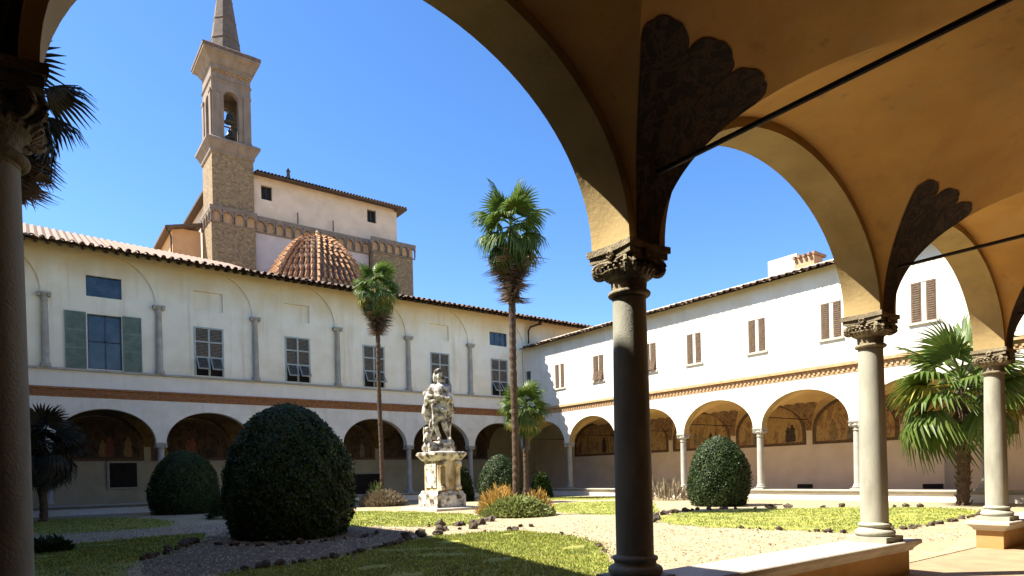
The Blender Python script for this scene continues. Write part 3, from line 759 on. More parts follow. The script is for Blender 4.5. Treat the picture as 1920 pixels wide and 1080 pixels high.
# arched corbel band on the tower
def corbel_band(F, u0, u1, z0, z1, n, parent, proud=.28):
    mb = MB(); mb.box(u0, u1, -proud, 0, z1 - .28, z1, F); mb.box(u0, u1, -proud * .4, 0, z0 - .16, z0 - .04, F)
    mb.build('corbel_table', M_tash, parent)
    w_ = (u1 - u0) / n; r = w_ * .38
    for k in range(n):
        a = MB(); c = u0 + w_ * (k + .5); N = 8; zt = z1 - .281; zc = zt - r - .1
        P = [(c - r*math.cos(PI*i/N), zc + r*math.sin(PI*i/N)) for i in range(N+1)]
        Q = [(c - w_*.5, zc)] + [(c - w_*.5 * math.cos(PI*i/N) , zt) for i in range(1, N)] + [(c + w_*.5, zc)]
        for i in range(N):
            p, p2, q, q2 = P[i], P[i+1], Q[i], Q[i+1]
            a.quad(F(p[0], -proud*.9, p[1]), F(p2[0], -proud*.9, p2[1]), F(q2[0], -proud*.9, q2[1]), F(q[0], -proud*.9, q[1]))
            a.quad(F(p[0], -proud*.9, p[1]), F(p2[0], -proud*.9, p2[1]), F(p2[0], 0, p2[1]), F(p[0], 0, p[1]))
        for x in (c - r, c + r):
            a.box(x - .06 if x < c else x, x if x < c else x + .06, -proud * .85, -.002, z0, zc, F)
        a.build('corbel_arch', M_tash, parent)
FT = lambda u, v, z: (u, TY0 + v, z)
mb = MB(); mb.box(TX0, TX1, TY0 + .0, TY1, 23.3, 24.4); mb.build('corbel_back', M_brickB, tower)
corbel_band(FT, TX0 - .28, TX1 + .15, 23.3, 24.55, 4, tower, .30)
corbel_band(lambda u, v, z: (TX0 + v, u, z), TY0 - .28, TY1, 23.3, 24.55, 4, tower, .30)
# belfry: four corner piers, arched openings on front and back, spandrels
BX0, BX1, BY0, BY1 = TX0 + .1, TX1 - .08, TY0 + .1, TY1 - .1
bel = MB(); z0, zs, zt = 30.35, 34.05, 35.35; ox0, ox1 = 13.82, 15.02
def pierwall(F, u0, u1, a, b, N=14, t=.55):
    uc, r = (a+b)/2, (b-a)/2
    for v in (0, t):
        bel.quad(F(u0, v, z0), F(a, v, z0), F(a, v, zt), F(u0, v, zt)); bel.quad(F(b, v, z0), F(u1, v, z0), F(u1, v, zt), F(b, v, zt))
    for q in (a, b): bel.quad(F(q, 0, z0), F(q, t, z0), F(q, t, zs), F(q, 0, zs))
    P = [(uc - r*math.cos(PI*i/N), zs + r*math.sin(PI*i/N)) for i in range(N+1)]
    for (ua, za), (ub, zb) in zip(P[:-1], P[1:]):
        for v in (0, t): bel.quad(F(ua, v, za), F(ub, v, zb), F(ub, v, zt), F(ua, v, zt))
        bel.quad(F(ua, 0, za), F(ub, 0, zb), F(ub, t, zb), F(ua, t, za))
pierwall(lambda u, v, z: (u, BY0 + v, z), BX0, BX1, ox0, ox1)
pierwall(lambda u, v, z: (u, BY1 - v, z), BX0, BX1, ox0, ox1)
pierwall(lambda u, v, z: (BX0 + v, u, z), BY0, BY1, 59.2, 60.3)
pierwall(lambda u, v, z: (BX1 - v, u, z), BY0, BY1, 59.2, 60.3)
bel.build('belfry', M_tash, tower)
for a, b in ((BX0 + .04, BX0 + .62), (BX1 - .62, BX1 - .04)):
    pl = MB(); pl.box(a, b, BY0 - .09, BY0 - .002, 30.4, 34.3); pl.box(a - .05, b + .05, BY0 - .14, BY0 - .001, 34.3, 34.5); pl.box(a - .05, b + .05, BY0 - .14, BY0 - .001, 30.36, 30.6); pl.build('pilaster', M_tash, tower)
for a, b in ((BY0 + .04, BY0 + .62), (BY1 - .62, BY1 - .04)):
    pl = MB(); pl.box(BX0 - .09, BX0 - .002, a, b, 30.4, 34.3); pl.box(BX0 - .14, BX0 - .001, a - .05, b + .05, 34.3, 34.5); pl.build('pilaster', M_tash, tower)
mb = MB(); mb.box(BX0, BX1, BY0, BY1, 35.35, 36.75); mb.build('frieze', M_tash, tower)
fz = MB()      # carved scrolls on the frieze
for k in range(6):
    c = BX0 + .3 + k * .53
    for sgn in (1, -1):
        fz.tube([(c + sgn*.1 + .16*math.cos(t)*(1-t/9), BY0 - .03, 36.1 + sgn*.08 + .2*math.sin(t)*(1-t/9)) for t in np.linspace(0, 6.5, 12)], .045, 5)
tag(fz.build('frieze_carving', mat('ochre_carving', (.42, .25, .10), (.25, .14, .06), 6), tower), kind='stuff')
cornice(BX0, BX1, BY0, BY1, [(.02, 35.3), (.10, 35.4), (.02, 35.5)], 'architrave', M_tash, tower)
cornice(BX0, BX1, BY0, BY1, [(.03, 36.7), (.15, 36.85), (.30, 37.15), (.62, 37.4), (.68, 37.42), (.68, 37.62)], 'upper_cornice', M_tash, tower)
cornice(BX0, BX1, BY0, BY1, [(.74, 37.625), (.74, 37.86), (.1, 38.30)], 'cornice_roof', M_tiledark, tower)
cx, cy = (BX0+BX1)/2, (BY0+BY1)/2
mb = MB(); N8 = 8
pr = [(1.42, 38.1), (1.36, 38.3), (.04, 47.8)]
M_spire = mat('spire_stone', (.15, .112, .09), (.09, .07, .058), 2.5, stain=(.1, .08, .06), sscale=1.5, samt=.6)
mb.lathe([(r, z) for r, z in pr], cx, cy, 8, F=lambda x, y, z: ((x-cx)*math.cos(PI/8)-(y-cy)*math.sin(PI/8)+cx, (x-cx)*math.sin(PI/8)+(y-cy)*math.cos(PI/8)+cy, z)); mb.build('spire', M_spire, tower)
sb = MB()
for z in (39.6, 41.4, 43.2, 45.0):
    r = 1.36 * (47.8 - z) / 9.5 + .03
    sb.lathe([(r, z), (r + .02, z + .05), (r, z + .12)], cx, cy, 8, F=lambda x, y, z: ((x-cx)*math.cos(PI/8)-(y-cy)*math.sin(PI/8)+cx, (x-cx)*math.sin(PI/8)+(y-cy)*math.cos(PI/8)+cy, z))
sb.build('spire_band', M_tiledark, tower)
M_bell = mat('bronze_bell', (.06, .08, .07), (.035, .045, .04), 8, rough=.45, metal=.6)
def bell(zc, s):
    b = MB(); b.lathe([(.02*s, .62*s), (.16*s, .6*s), (.22*s, .5*s), (.25*s, .3*s), (.32*s, .1*s), (.43*s, 0), (.40*s, 0.02)], 0, 0, 18)
    b.tube([(0, 0, .6*s), (0, 0, .85*s)], .05*s, 6); b.tube([(-.62, 0, .85*s), (.62, 0, .85*s)], .06, 6)
    o = b.build('bell', M_bell, tower, True, 40); o.location = ((ox0+ox1)/2, BY0 + .7, zc); return o
bell(32.35, 1.15); bell(31.05, 1.0)
mb = MB(); mb.box(BX0 + .1, BX1 - .1, BY0 + .1, BY1 - .1, 30.2, 30.4); mb.build('belfry_floor', M_tash, tower)

# ------------------------------------------------------------------ church
M_church = mat('pink_cream_plaster', (.68, .54, .42), (.60, .47, .36), 1.0, stain=(.46, .37, .26), sscale=.8, samt=.5)
M_orange = mat('orange_plaster', (.70, .40, .20), (.62, .35, .18), 1.0)
church = thing('church', 'pink plastered church nave with tiled eave and arched corbel band rising behind the far wing', 'church')
FC = lambda u, v, z: (u, 58.35 + v, z)
uw = MB(); wh = [(16.8, 17.75, 26.2, 27.45), (26.75, 27.7, 26.35, 27.6)]
holed_wall(uw, FC, 16.1, 29.5, 24.4, 28.25, 0, wh, .4)
uw.box(29.5, 29.9, 0.0, 20, 15, 28.25, FC); uw.box(13.6, 14.0, 3.3, 22, 15, 27.4, FC); uw.box(13.6, 29.5, 21, 21.4, 15, 28.2, FC)
uw.build('wall', M_church, church)
lw = MB(); lw.box(16.1, 26.8, .0, .4, 12, 23.3, FC); lw.build('lower_wall', mat('grey_pink_plaster', (.56, .46, .42), (.48, .40, .37), 1.2), church)
mb = MB(); mb.box(16.1, 27, .02, .4, 23.3, 24.38, FC); mb.build('corbel_back', M_brickB, church)
corbel_band(FC, 16.26, 26.9, 23.3, 24.55, 13, church, .25)
for h in wh:
    g = MB(); g.box(h[0], h[1], .3, .36, h[2], h[3], FC); o = g.build('window', M_dark, church)
    f = MB()
    for q in (h[0], (h[0]+h[1])/2 - .03, h[1] - .06): f.box(q, q + .06, .24, .298, h[2], h[3], FC)
    f.build('window_frame', M_glass, o)
rb = MB(); rb.box(26.95, 31.2, -.75, 6, 12, 23.5, FC); rb.build('buttress_wall', M_tstone, church)
mb = MB(); mb.box(26.95, 31.2, -.75, 6, 23.5, 24.3, FC); mb.build('corbel_back', M_brickB, church)
corbel_band(lambda u, v, z: (u, 57.6 + v, z), 26.7, 31.45, 23.4, 24.65, 6, church, .25)
rf = MB()
P = [(11.2, -1.0, 28.0), (30.7, -1.0, 28.0)]
rf.quad(FC(16.15, -.95, 28.12), FC(30.6, -.95, 28.12), FC(30.6, 10.7, 31.0), FC(16.15, 10.7, 31.0))
rf.quad(FC(12.9, 3.35, 27.5), FC(16.15, 3.35, 28.3), FC(16.15, 22, 30), FC(12.9, 22, 27.5))
rf.quad(FC(16.15, 10.7, 31), FC(30.6, 10.7, 31), FC(30.6, 22, 28.1), FC(16.15, 22, 28.1))
rf.quad(FC(16.15, -.95, 27.98), FC(30.6, -.95, 27.98), FC(30.6, .1, 28.2), FC(16.15, .1, 28.2))
rf.quad(FC(16.15, -.95, 27.98), FC(30.6, -.95, 27.98), FC(30.6, -.95, 28.12), FC(16.15, -.95, 28.12))
rf.quad(FC(12.9, 3.35, 27.3), FC(13.7, 3.35, 27.4), FC(13.7, 22, 27.4), FC(12.9, 22, 27.3)); rf.quad(FC(12.9, 3.35, 27.3), FC(12.9, 22, 27.3), FC(12.9, 22, 27.5), FC(12.9, 3.35, 27.5))
rf.quad(FC(30.6, -.95, 27.98), FC(30.6, 10.7, 30.8), FC(30.6, 10.7, 31), FC(30.6, -.95, 28.14))
rf.quad(FC(29.6, -.95, 27.98), FC(30.6, -.95, 27.98), FC(30.6, 22, 27.98), FC(29.6, 22, 27.98))
rf.build('roof', M_rafter, church)
for i in range(48):
    M = Matrix.Translation(FC(16.3 + i*.3, -1.0, 28.14)) @ Matrix.Rotation(.24, 4, 'X') @ Matrix.Diagonal((1.1, 1.6, 1.1, 1)) 
    inst('roof_tile', ME_tile, church, M)
an = MB(); an.lathe([(.18, 28.6), (.14, 29.3), (.2, 29.35), (.0, 29.7)], 19.3, 58.6, 8); an.build('chimney', M_tiledark, church)
for x in (19.9, 23.2):
    an = MB(); an.tube([(x, 58.1, 24.6), (x, 58.1, 25.6)], .05, 5); an.build('iron_spike', M_iron, church)
annex = thing('church_annex', 'low orange plastered annex with dark eave at the left foot of the bell tower', 'building')
mb = MB(); mb.box(10.25, 12.5, 61.6, 70, 12, 23.4); mb.build('wall', M_orange, annex)
mb = MB(); mb.quad((9.6, 60.9, 23.2), (12.55, 60.9, 24.0), (12.55, 70, 24.0), (9.6, 70, 23.2)); mb.quad((9.6, 60.9, 23.0), (12.55, 60.9, 23.8), (12.55, 70, 23.8), (9.6, 70, 23.0)); mb.quad((9.6, 60.9, 23.0), (9.6, 70, 23.0), (9.6, 70, 23.2), (9.6, 60.9, 23.2)); mb.quad((9.6, 60.9, 23.0), (12.55, 60.9, 23.8), (12.55, 60.9, 24.0), (9.6, 60.9, 23.2))
mb.build('roof', M_tiledark, annex)
mb = MB(); mb.tube([(9.7, 61.0, 23), (10.1, 61.3, 22.5), (10.1, 61.3, 18)], .07, 6); mb.build('downpipe', M_iron, annex)

# ------------------------------------------------------------------ chapel dome
chapel = thing('chapel_dome', 'octagonal dome of orange roof tiles in front of the church wall', 'dome')
DX, DY, ZT, RD = 19.45, 52.2, 21.45, 4.9
def dprof(t):   # t 0 apex .. 1 base, returns radius, z
    return RD * t ** .80, 15.6 + (ZT - 15.6) * (1 - t ** 1.75)
mb = MB(); mb.lathe([(RD - .3, 10), (RD - .3, 15.7)], DX, DY, 8, F=lambda x, y, z: ((x-DX)*math.cos(PI/8)-(y-DY)*math.sin(PI/8)+DX, (x-DX)*math.sin(PI/8)+(y-DY)*math.cos(PI/8)+DY, z)); mb.build('drum', M_church, chapel)
M_dt = mat('orange_dome_tile', (.46, .24, .10), (.25, .12, .06), 2.2, stain=(.14, .08, .06), sscale=1.6, samt=.8)
shell = MB(); tl = MB(); NR = 15
for k in range(8):
    a0, a1 = PI/8 + k*PI/4, PI/8 + (k+1)*PI/4
    for i in range(NR):
        (r0, z0), (r1, z1) = dprof(i/NR), dprof((i+1)/NR)
        p = lambda r, z, s: Vector((DX + r*((1-s)*math.cos(a0) + s*math.cos(a1)), DY + r*((1-s)*math.sin(a0) + s*math.sin(a1)), z))
        shell.quad(p(r0-.02, z0, 0), p(r0-.02, z0, 1), p(r1-.02, z1, 1), p(r1-.02, z1, 0))
        if k in (2, 3, 4, 5, 6, 7) or True:
            n = max(1, int(round(r1 * .7654 / .46)))
            am = (a0+a1)/2; out = Vector((math.cos(am), math.sin(am), .5)).normalized()
            for j in range(n):
                s0, s1 = (j + .20) / n, (j + .80) / n; sm = (s0+s1)/2
                lift = out * .13; lo = out * .02
                A, B = p(r0, z0, s0) + lo, p(r0, z0, s1) + lo; Mt = p(r0, z0, sm) + out * .13
                D, E = p(r1, z1, s0) + out*.10, p(r1, z1, s1) + out*.10; Mb = p(r1, z1, sm) + out * .28
                tl.quad(A, Mt, Mb, D); tl.quad(Mt, B, E, Mb); tl.poly([D, Mb, E])
shell.build('dome_shell', M_tiledark, chapel)
tag(tl.build('dome_tiles', M_dt, chapel), kind='stuff')
mb = MB(); mb.lathe([(.3, ZT), (.22, ZT + .15), (.1, ZT + .3), (.16, ZT+.4), (.02, ZT + .6)], DX, DY, 10); mb.build('finial', M_brickB, chapel)

# ------------------------------------------------------------------ pedestal
PX, PY, HX, HY = 14.58, 24.72, .60, .70
pad = MB(); pad.box(13.4, 15.9, 23.2, 26.3, GZ - .02, GZ + .10)
o = pad.build('stone_pad', M_coping); tag(o, 'low square paving slab of pale stone under the statue pedestal', 'slab')
ped = thing('pedestal', 'tall stained marble pedestal standing in the lawn and carrying the statue', 'pedestal', (0, 0, 0))
def blk(name, h, z0, z1, m=M_pedst, steps=None):
    return cornice(PX - HX, PX + HX, PY - HY, PY + HY, steps or [(h, z0), (h, z1)], name, m, ped)
zb = GZ + .102
blk('plinth', 0, 0, 0, M_marble, [(.12, zb), (.12, zb + .52), (.06, zb + .60), (.02, zb + .72)])
blk('die', 0, 0, 0, M_pedst, [(-.09, zb + .72), (-.09, zb + 2.02)])
blk('cap', 0, 0, 0, M_marble, [(-.02, zb + 2.02), (.04, zb + 2.1), (.08, zb + 2.15), (.15, zb + 2.25), (.18, zb + 2.28), (.18, zb + 2.38), (.10, zb + 2.42)])
sc_ = MB()
for sx in (-1, 1):
    sc_.box(PX + sx*.38 - .12, PX + sx*.38 + .12, PY - HY - .05, PY - HY + .06, zb + .75, zb + 2.0)
    sc_.tube([(PX + sx*.38 - .13, PY - HY - .06, zb + 1.86), (PX + sx*.38 + .13, PY - HY - .06, zb + 1.86)], .13, 10)
    sc_.tube([(PX + sx*.38 - .13, PY - HY - .05, zb + .84), (PX + sx*.38 + .13, PY - HY - .05, zb + .84)], .10, 10)
sc_.build('scroll_bracket', M_pedst, ped)
for q in (-1, 1):
    pn = MB(); pn.box(PX - HX + .05, PX - HX + .12, PY - .45, PY + .45, zb + .85, zb + 1.9); 
pn.build('inscription_panel', M_marble, ped)

# ------------------------------------------------------------------ statue : capsules merged by voxel remesh
def capsule_cloud(parts):
    bm = bmesh.new()
    for (a, b, ra, rb) in parts:
        a, b = Vector(a), Vector(b); n = max(2, int((b - a).length / (min(ra, rb) * .45)) + 1)
        for i in range(n):
            t = i / (n - 1); bmesh.ops.create_icosphere(bm, subdivisions=2, radius=ra + (rb - ra) * t, matrix=Matrix.Translation(a.lerp(b, t)))
    me = bpy.data.meshes.new('cloud'); bm.to_mesh(me); bm.free(); return me
def remeshed(name, parts, m, voxel, noise=.02, nsc=6, parent=None):
    me = capsule_cloud(parts); o = bpy.data.objects.new(name, me); C.objects.link(o)
    md = o.modifiers.new('r', 'REMESH'); md.mode = 'VOXEL'; md.voxel_size = voxel; md.use_smooth_shade = True
    dg = bpy.context.evaluated_depsgraph_get(); me2 = bpy.data.meshes.new_from_object(o.evaluated_get(dg)); o.modifiers.clear(); o.data = me2
    from mathutils import noise as nz
    for v in me2.vertices:
        c = v.co; f = nz.noise(Vector((c.x*nsc, c.y*nsc, c.z*nsc*.35))); v.co = c + v.normal * noise * f
    me2.materials.clear(); me2.materials.append(m)
    me2.polygons.foreach_set('use_smooth', [True]*len(me2.polygons))
    if parent: o.parent = parent
    return o
# the figure faces -x -y (towards the near corner); x' = right of the photograph
SZ = zb + 2.42
ex = Vector((.8, -.6, 0)); ey = Vector((-.6, -.8, 0))     # ex to the right, ey towards the viewer
SS = 1.2
def P(a, b, z): return Vector((PX, PY, SZ)) + (ex * a * .9 + ey * b + Vector((0, 0, z))) * SS
parts = []
def cap(a, b, ra, rb=None): parts.append((P(*a), P(*b), ra * SS * .92, (ra if rb is None else rb) * SS * .92))
# legs (bare, striding: weight on the photograph's right foot)
cap((.10, 0, 1.55), (.16, .10, 1.02), .19, .135); cap((.16, .10, 1.02), (.34, .10, .52), .125, .075); cap((.34, .10, .50), (.42, .30, .47), .075, .05)
cap((-.14, .02, 1.55), (-.20, .16, 1.05), .19, .13); cap((-.20, .16, 1.05), (-.04, .12, .50), .12, .07); cap((-.04, .12, .48), (-.06, .34, .45), .075, .05)
# hips, torso, chest, neck, head
cap((-.05, 0, 1.60), (0, -.02, 1.85), .29, .26); cap((0, -.02, 1.85), (.02, 0, 2.25), .26, .31); cap((-.24, 0, 2.36), (.26, 0, 2.34), .17, .17)
cap((0, 0, 2.45), (-.02, .03, 2.66), .12, .095); cap((-.03, .05, 2.80), (-.03, .06, 2.90), .155, .165)
cap((-.03, .20, 2.78), (-.03, .22, 2.70), .06, .05); cap((-.17, .0, 2.86), (-.18, -.02, 2.62), .06, .07); cap((.10, -.05, 2.86), (.14, -.06, 2.6), .07, .08); cap((-.03, -.08, 2.9), (-.03, -.1, 2.7), .13, .10)
# left arm bent to hip carrying drapery, right arm across the breast
cap((-.34, .0, 2.34), (-.52, .06, 1.95), .13, .11); cap((-.52, .06, 1.95), (-.20, .26, 1.82), .11, .08)
cap((.34, .0, 2.32), (.46, .10, 1.94), .13, .11); cap((.46, .10, 1.94), (.10, .30, 1.98), .11, .075); cap((.10, .30, 1.98), (.02, .32, 2.02), .07, .05)
# drapery: swags round hips and falling behind the legs
for k in range(7):
    t = k / 6; cap((-.46 + .04*k, .20 - .03*k, 2.05 - .10*k), (.36 - .02*k, .26 - .05*k, 1.92 - .12*k + .03*math.sin(k*2)), .075, .085)
for k in (0, 1, 5):
    a = -.42 + k * .15; cap((a, -.10, 1.70), (a*.9 + .02*math.sin(k*3), -.18, .50), .12, .085)
cap((-.50, -.02, 2.05), (-.62, -.06, 1.45), .12, .15); cap((-.62, -.06, 1.45), (-.46, -.05, 1.05), .14, .07)
cap((-.40, -.05, 2.30), (-.60, -.02, 2.15), .10, .13)
cap((.45, -.05, 2.0), (.50, -.10, 1.55), .09, .07); cap((.50, -.1, 1.55), (.40, -.1, 1.2), .08, .05)
for k in range(5): cap((-.26 + .13*k, .24, 1.68 - .05*k), (-.20 + .07*k, .20, 1.36 - .03*k), .07, .05)
# rock mound under the feet
cap((.0, .0, .28), (.40, .05, .30), .19, .17); cap((-.30, 0, .20), (.1, -.1, .25), .2, .2)
st = remeshed('statue', parts, M_marble, .028, .05, 7)
tag(st, 'weathered white marble statue of a draped standing figure on the pedestal', 'statue')
parts = []
cap((-.50, .16, .30), (-.50, .20, .62), .16, .13); cap((-.50, .22, .80), (-.50, .24, .84), .10, .10); cap((-.38, .22, .62), (-.26, .26, .84), .06, .04); cap((-.60, .22, .60), (-.64, .34, .38), .055, .04)
cap((-.45, .24, .26), (-.38, .44, .20), .09, .07); cap((-.38, .44, .20), (-.42, .46, .02), .06, .045); cap((-.56, .24, .26), (-.62, .42, .16), .09, .065); cap((-.62, .42, .16), (-.60, .46, 0), .055, .045)
cap((-.62, .02, .5), (-.66, -.04, .9), .09, .05); cap((-.62, .0, .15), (-.3, .0, .15), .17, .15); cap((-.42, .1, .9), (-.36, .1, 1.15), .06, .05)
st2 = remeshed('small_figure', parts, M_marble, .025, .03, 9)
tag(st2, 'small marble putto seated at the left foot of the standing statue', 'statue')
bk = MB(); bk.box(-.05, .55, -.25, .42, 0.0, .18, lambda a, b, z: tuple(P(a, b, z))); bk.box(.0, .5, -.2, .36, .18, .30, lambda a, b, z: tuple(P(a, b, z)))
bk.build('statue_base', M_marble, st); 

# ------------------------------------------------------------------ vegetation
def veg(name, c1, c2, sc=6, trans=.25, rough=.55):
    m = bpy.data.materials.new(name); m.use_nodes = True
    N = m.node_tree.nodes; L = m.node_tree.links; b = N['Principled BSDF']; b.inputs['Roughness'].default_value = rough; b.inputs['Specular IOR Level'].default_value = .3
    g = N.new('ShaderNodeNewGeometry'); t = N.new('ShaderNodeTexNoise'); t.inputs['Scale'].default_value = sc; t.inputs['Detail'].default_value = 3
    L.new(g.outputs['Position'], t.inputs['Vector'])
    mr = N.new('ShaderNodeMath'); mr.operation = 'MULTIPLY_ADD'; mr.inputs[1].default_value = .5; L.new(g.outputs['Random Per Island'], mr.inputs[0]); 
    m2 = N.new('ShaderNodeMath'); m2.operation = 'MULTIPLY'; m2.inputs[1].default_value = .55; L.new(t.outputs['Fac'], m2.inputs[0]); L.new(m2.outputs[0], mr.inputs[2])
    r = N.new('ShaderNodeValToRGB'); r.color_ramp.elements[0].position = .2; r.color_ramp.elements[1].position = .8
    r.color_ramp.elements[0].color = (*c2, 1); r.color_ramp.elements[1].color = (*c1, 1)
    L.new(mr.outputs[0], r.inputs['Fac']); L.new(r.outputs['Color'], b.inputs['Base Color'])
    if trans:
        tr = N.new('ShaderNodeBsdfTranslucent'); L.new(r.outputs['Color'], tr.inputs['Color'])
        ms = N.new('ShaderNodeMixShader'); ms.inputs[0].default_value = trans
        L.new(b.outputs[0], ms.inputs[1]); L.new(tr.outputs[0], ms.inputs[2]); L.new(ms.outputs[0], N['Material Output'].inputs['Surface'])
    MATS[name] = m; return m
M_bush = veg('box_foliage', (.045, .075, .014), (.008, .020, .006), 5)
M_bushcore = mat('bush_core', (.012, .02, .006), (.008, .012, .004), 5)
M_palm = veg('palm_leaf', (.13, .19, .03), (.045, .085, .018), 1.5, .3, .45)
M_palmy = veg('yellowing_palm_leaf', (.42, .36, .06), (.22, .20, .04), 2, .3)
M_palmd = veg('dead_palm_leaf', (.20, .135, .085), (.09, .06, .04), 3, .15, .8)
M_trunk = mat('fibrous_palm_trunk', (.13, .085, .055), (.05, .033, .022), 22, bump=.8, bscale=40, dist=.03, rough=.95)
M_grass = veg('grass_blade', (.38, .39, .075), (.09, .14, .03), 3, .3, .7)
M_flower = veg('orange_foliage', (.60, .36, .08), (.30, .20, .07), 6, .3)
M_mound = veg('mound_foliage', (.30, .32, .10), (.10, .14, .04), 6, .3)
M_dryst = veg('dry_stems', (.30, .24, .15), (.16, .13, .09), 5, .1)

def ovoid_r(t, w, h):      # t 0 bottom .. 1 top : radius of an egg shaped topiary
    k = .30
    if t < k: return w * (.86 + .14 * math.sin(PI/2 * t / k))
    s = (t - k) / (1 - k); return w * math.sqrt(max(0, 1 - s ** 1.95))
def topiary(x, y, w, h, n, label, leaf=.045):
    t = thing('box_bush', label, 'bush', (x, y, GZ), 'clipped egg-shaped box bushes in the lawns')
    core = MB(); core.lathe([(ovoid_r(i/20, w*.93, h), .03 + h*.97*i/20) for i in range(21)], 0, 0, 32); core.build('bush_core', M_bushcore, t, True, 0)
    u = nr.rand(n); ang = nr.rand(n) * 2 * PI; tt = np.sqrt(u) * .0 + u ** .85
    # concentrate by arc: sample t more near the top
    tt = np.where(nr.rand(n) < .25, 1 - (nr.rand(n) ** 2) * .35, tt)
    R = np.array([ovoid_r(a, w, h) for a in tt]); 
    ph = nr.rand(4)*6
    lump = 1 + .035*np.sin(ang*3 + tt*5 + ph[0]) + .03*np.sin(ang*7 - tt*11 + ph[1]) + .022*np.sin(ang*13 + tt*23 + ph[2]) + .02*nr.randn(n) + .07*(nr.rand(n) > .985)
    R = R * lump + nr.uniform(-.07, .03, n)
    c = np.stack([R*np.cos(ang), R*np.sin(ang), .02 + h*tt*(1 + .01*nr.randn(n))], 1)
    nrm = np.stack([np.cos(ang), np.sin(ang), (tt - .3)*1.4], 1) + nr.randn(n, 3)*.55; nrm /= np.linalg.norm(nrm, axis=1)[:, None]
    a = np.cross(nrm, nr.randn(n, 3)); a /= np.linalg.norm(a, axis=1)[:, None]; b = np.cross(nrm, a)
    s = leaf * nr.uniform(.6, 1.4, (n, 1))
    gap = np.sin(ang*9 + tt*14 + ph[0]*3) * np.sin(ang*4 - tt*21 + ph[3]) > .90
    s[gap & (nr.rand(n) < .8)] *= .15
    V = np.concatenate([(c - a*s*.5)[:, None], (c + b*s)[:, None], (c + a*s*.5)[:, None], (c - b*s*.5)[:, None]], 1).reshape(-1, 3)
    me = np_mesh('foliage', V, np.arange(n*4).reshape(-1, 4), M_bush, 4)
    o = inst('foliage', me, t); tag(o, kind='stuff')
    mb = MB(); mb.lathe([(.09, -.05), (.07, .25)], 0, 0, 8); mb.build('stem', M_trunk, t)
topiary(5.35, 16.72, 1.56, 3.30, 60000, 'largest dark clipped egg-shaped bush, in the shaded gravel bed at left', .05)
topiary(5.75, 33.0, 1.45, 2.85, 26000, 'dark clipped bush standing in shade before the far arcade, left of the largest one', .055)
topiary(20.75, 28.9, 1.18, 2.5, 20000, 'clipped bush half hidden between the statue and the tall palm', .055)
topiary(22.45, 16.03, 1.20, 2.75, 30000, 'clipped bright green egg-shaped bush in front of the white right wing', .05)

# ---- fan palms
def fan_leaf_mesh(name, m, droop, n=26, spread=1.9, pet=.42, dead=False, seed=1):
    q = random.Random(seed); mb = MB()
    # petiole along +x
    for i in range(3):
        x0, x1 = pet * i/3, pet * (i+1)/3; z0, z1 = -droop*.12*(i/3)**2, -droop*.12*((i+1)/3)**2
        w0 = .016
        mb.quad((x0, -w0, z0), (x1, -w0, z1), (x1, w0, z1), (x0, w0, z0)); mb.quad((x0, 0, z0 - w0), (x1, 0, z1 - w0), (x1, 0, z1 + w0), (x0, 0, z0 + w0))
    zp = -droop*.12
    for k in range(n):
        a = -spread + 2*spread*k/(n-1); L = .58 * (1 - .16*abs(a/spread)**2) * q.uniform(.9, 1.06); a += q.uniform(-.03, .03)
        w0 = .024; pts = []
        for s in (0, .35, .7, 1.0):
            r = .03 + L*s; d = droop * (s**2.2) * .34 * (1 + q.uniform(-.2, .2) + (.5 * abs(a) / spread))
            fold = .10 * (abs(a)/spread) * s
            pts.append((pet + r*math.cos(a)*(1 - .25*droop*s*s), r*math.sin(a)*(1 - .15*droop*s*s), zp - d*L*1.4 - fold*L, w0*(1, 1.25, .8, .1)[int(round(s*3))]))
        ca_, sa_ = -math.sin(a), math.cos(a)
        for (x0, y0, z0, w0_), (x1, y1, z1, w1_) in zip(pts[:-1], pts[1:]):
            z_in = .008
            mb.quad((x0 - ca_*w0_, y0 - sa_*w0_, z0), (x1 - ca_*w1_, y1 - sa_*w1_, z1), (x1, y1, z1 - z_in), (x0, y0, z0 - z_in))
            mb.quad((x0, y0, z0 - z_in), (x1, y1, z1 - z_in), (x1 + ca_*w1_, y1 + sa_*w1_, z1), (x0 + ca_*w0_, y0 + sa_*w0_, z0))
    me = mb.mesh(name, m); return me
LV = [fan_leaf_mesh('leaf_a', M_palm, .5, seed=1), fan_leaf_mesh('leaf_b', M_palm, 1.0, seed=2), fan_leaf_mesh('leaf_c', M_palm, 1.5, seed=3)]
LY = fan_leaf_mesh('leaf_yellow', M_palmy, 1.1, seed=4)
LD = [fan_leaf_mesh('leaf_dead', M_palmd, 1.7, 18, 1.3, .35, seed=5), fan_leaf_mesh('leaf_dead2', M_palmd, 2.0, 14, .9, .3, seed=6)]
M_palmk = veg('shade_toned_reddish_frond', (.035, .030, .016), (.012, .014, .008), 2, .1, .6)  # reddish frond colour, darkened to paint in the shade these palms stand in
LK = [fan_leaf_mesh('leaf_dark', M_palmk, d, seed=8) for d in (.5, 1.0, 1.5)]
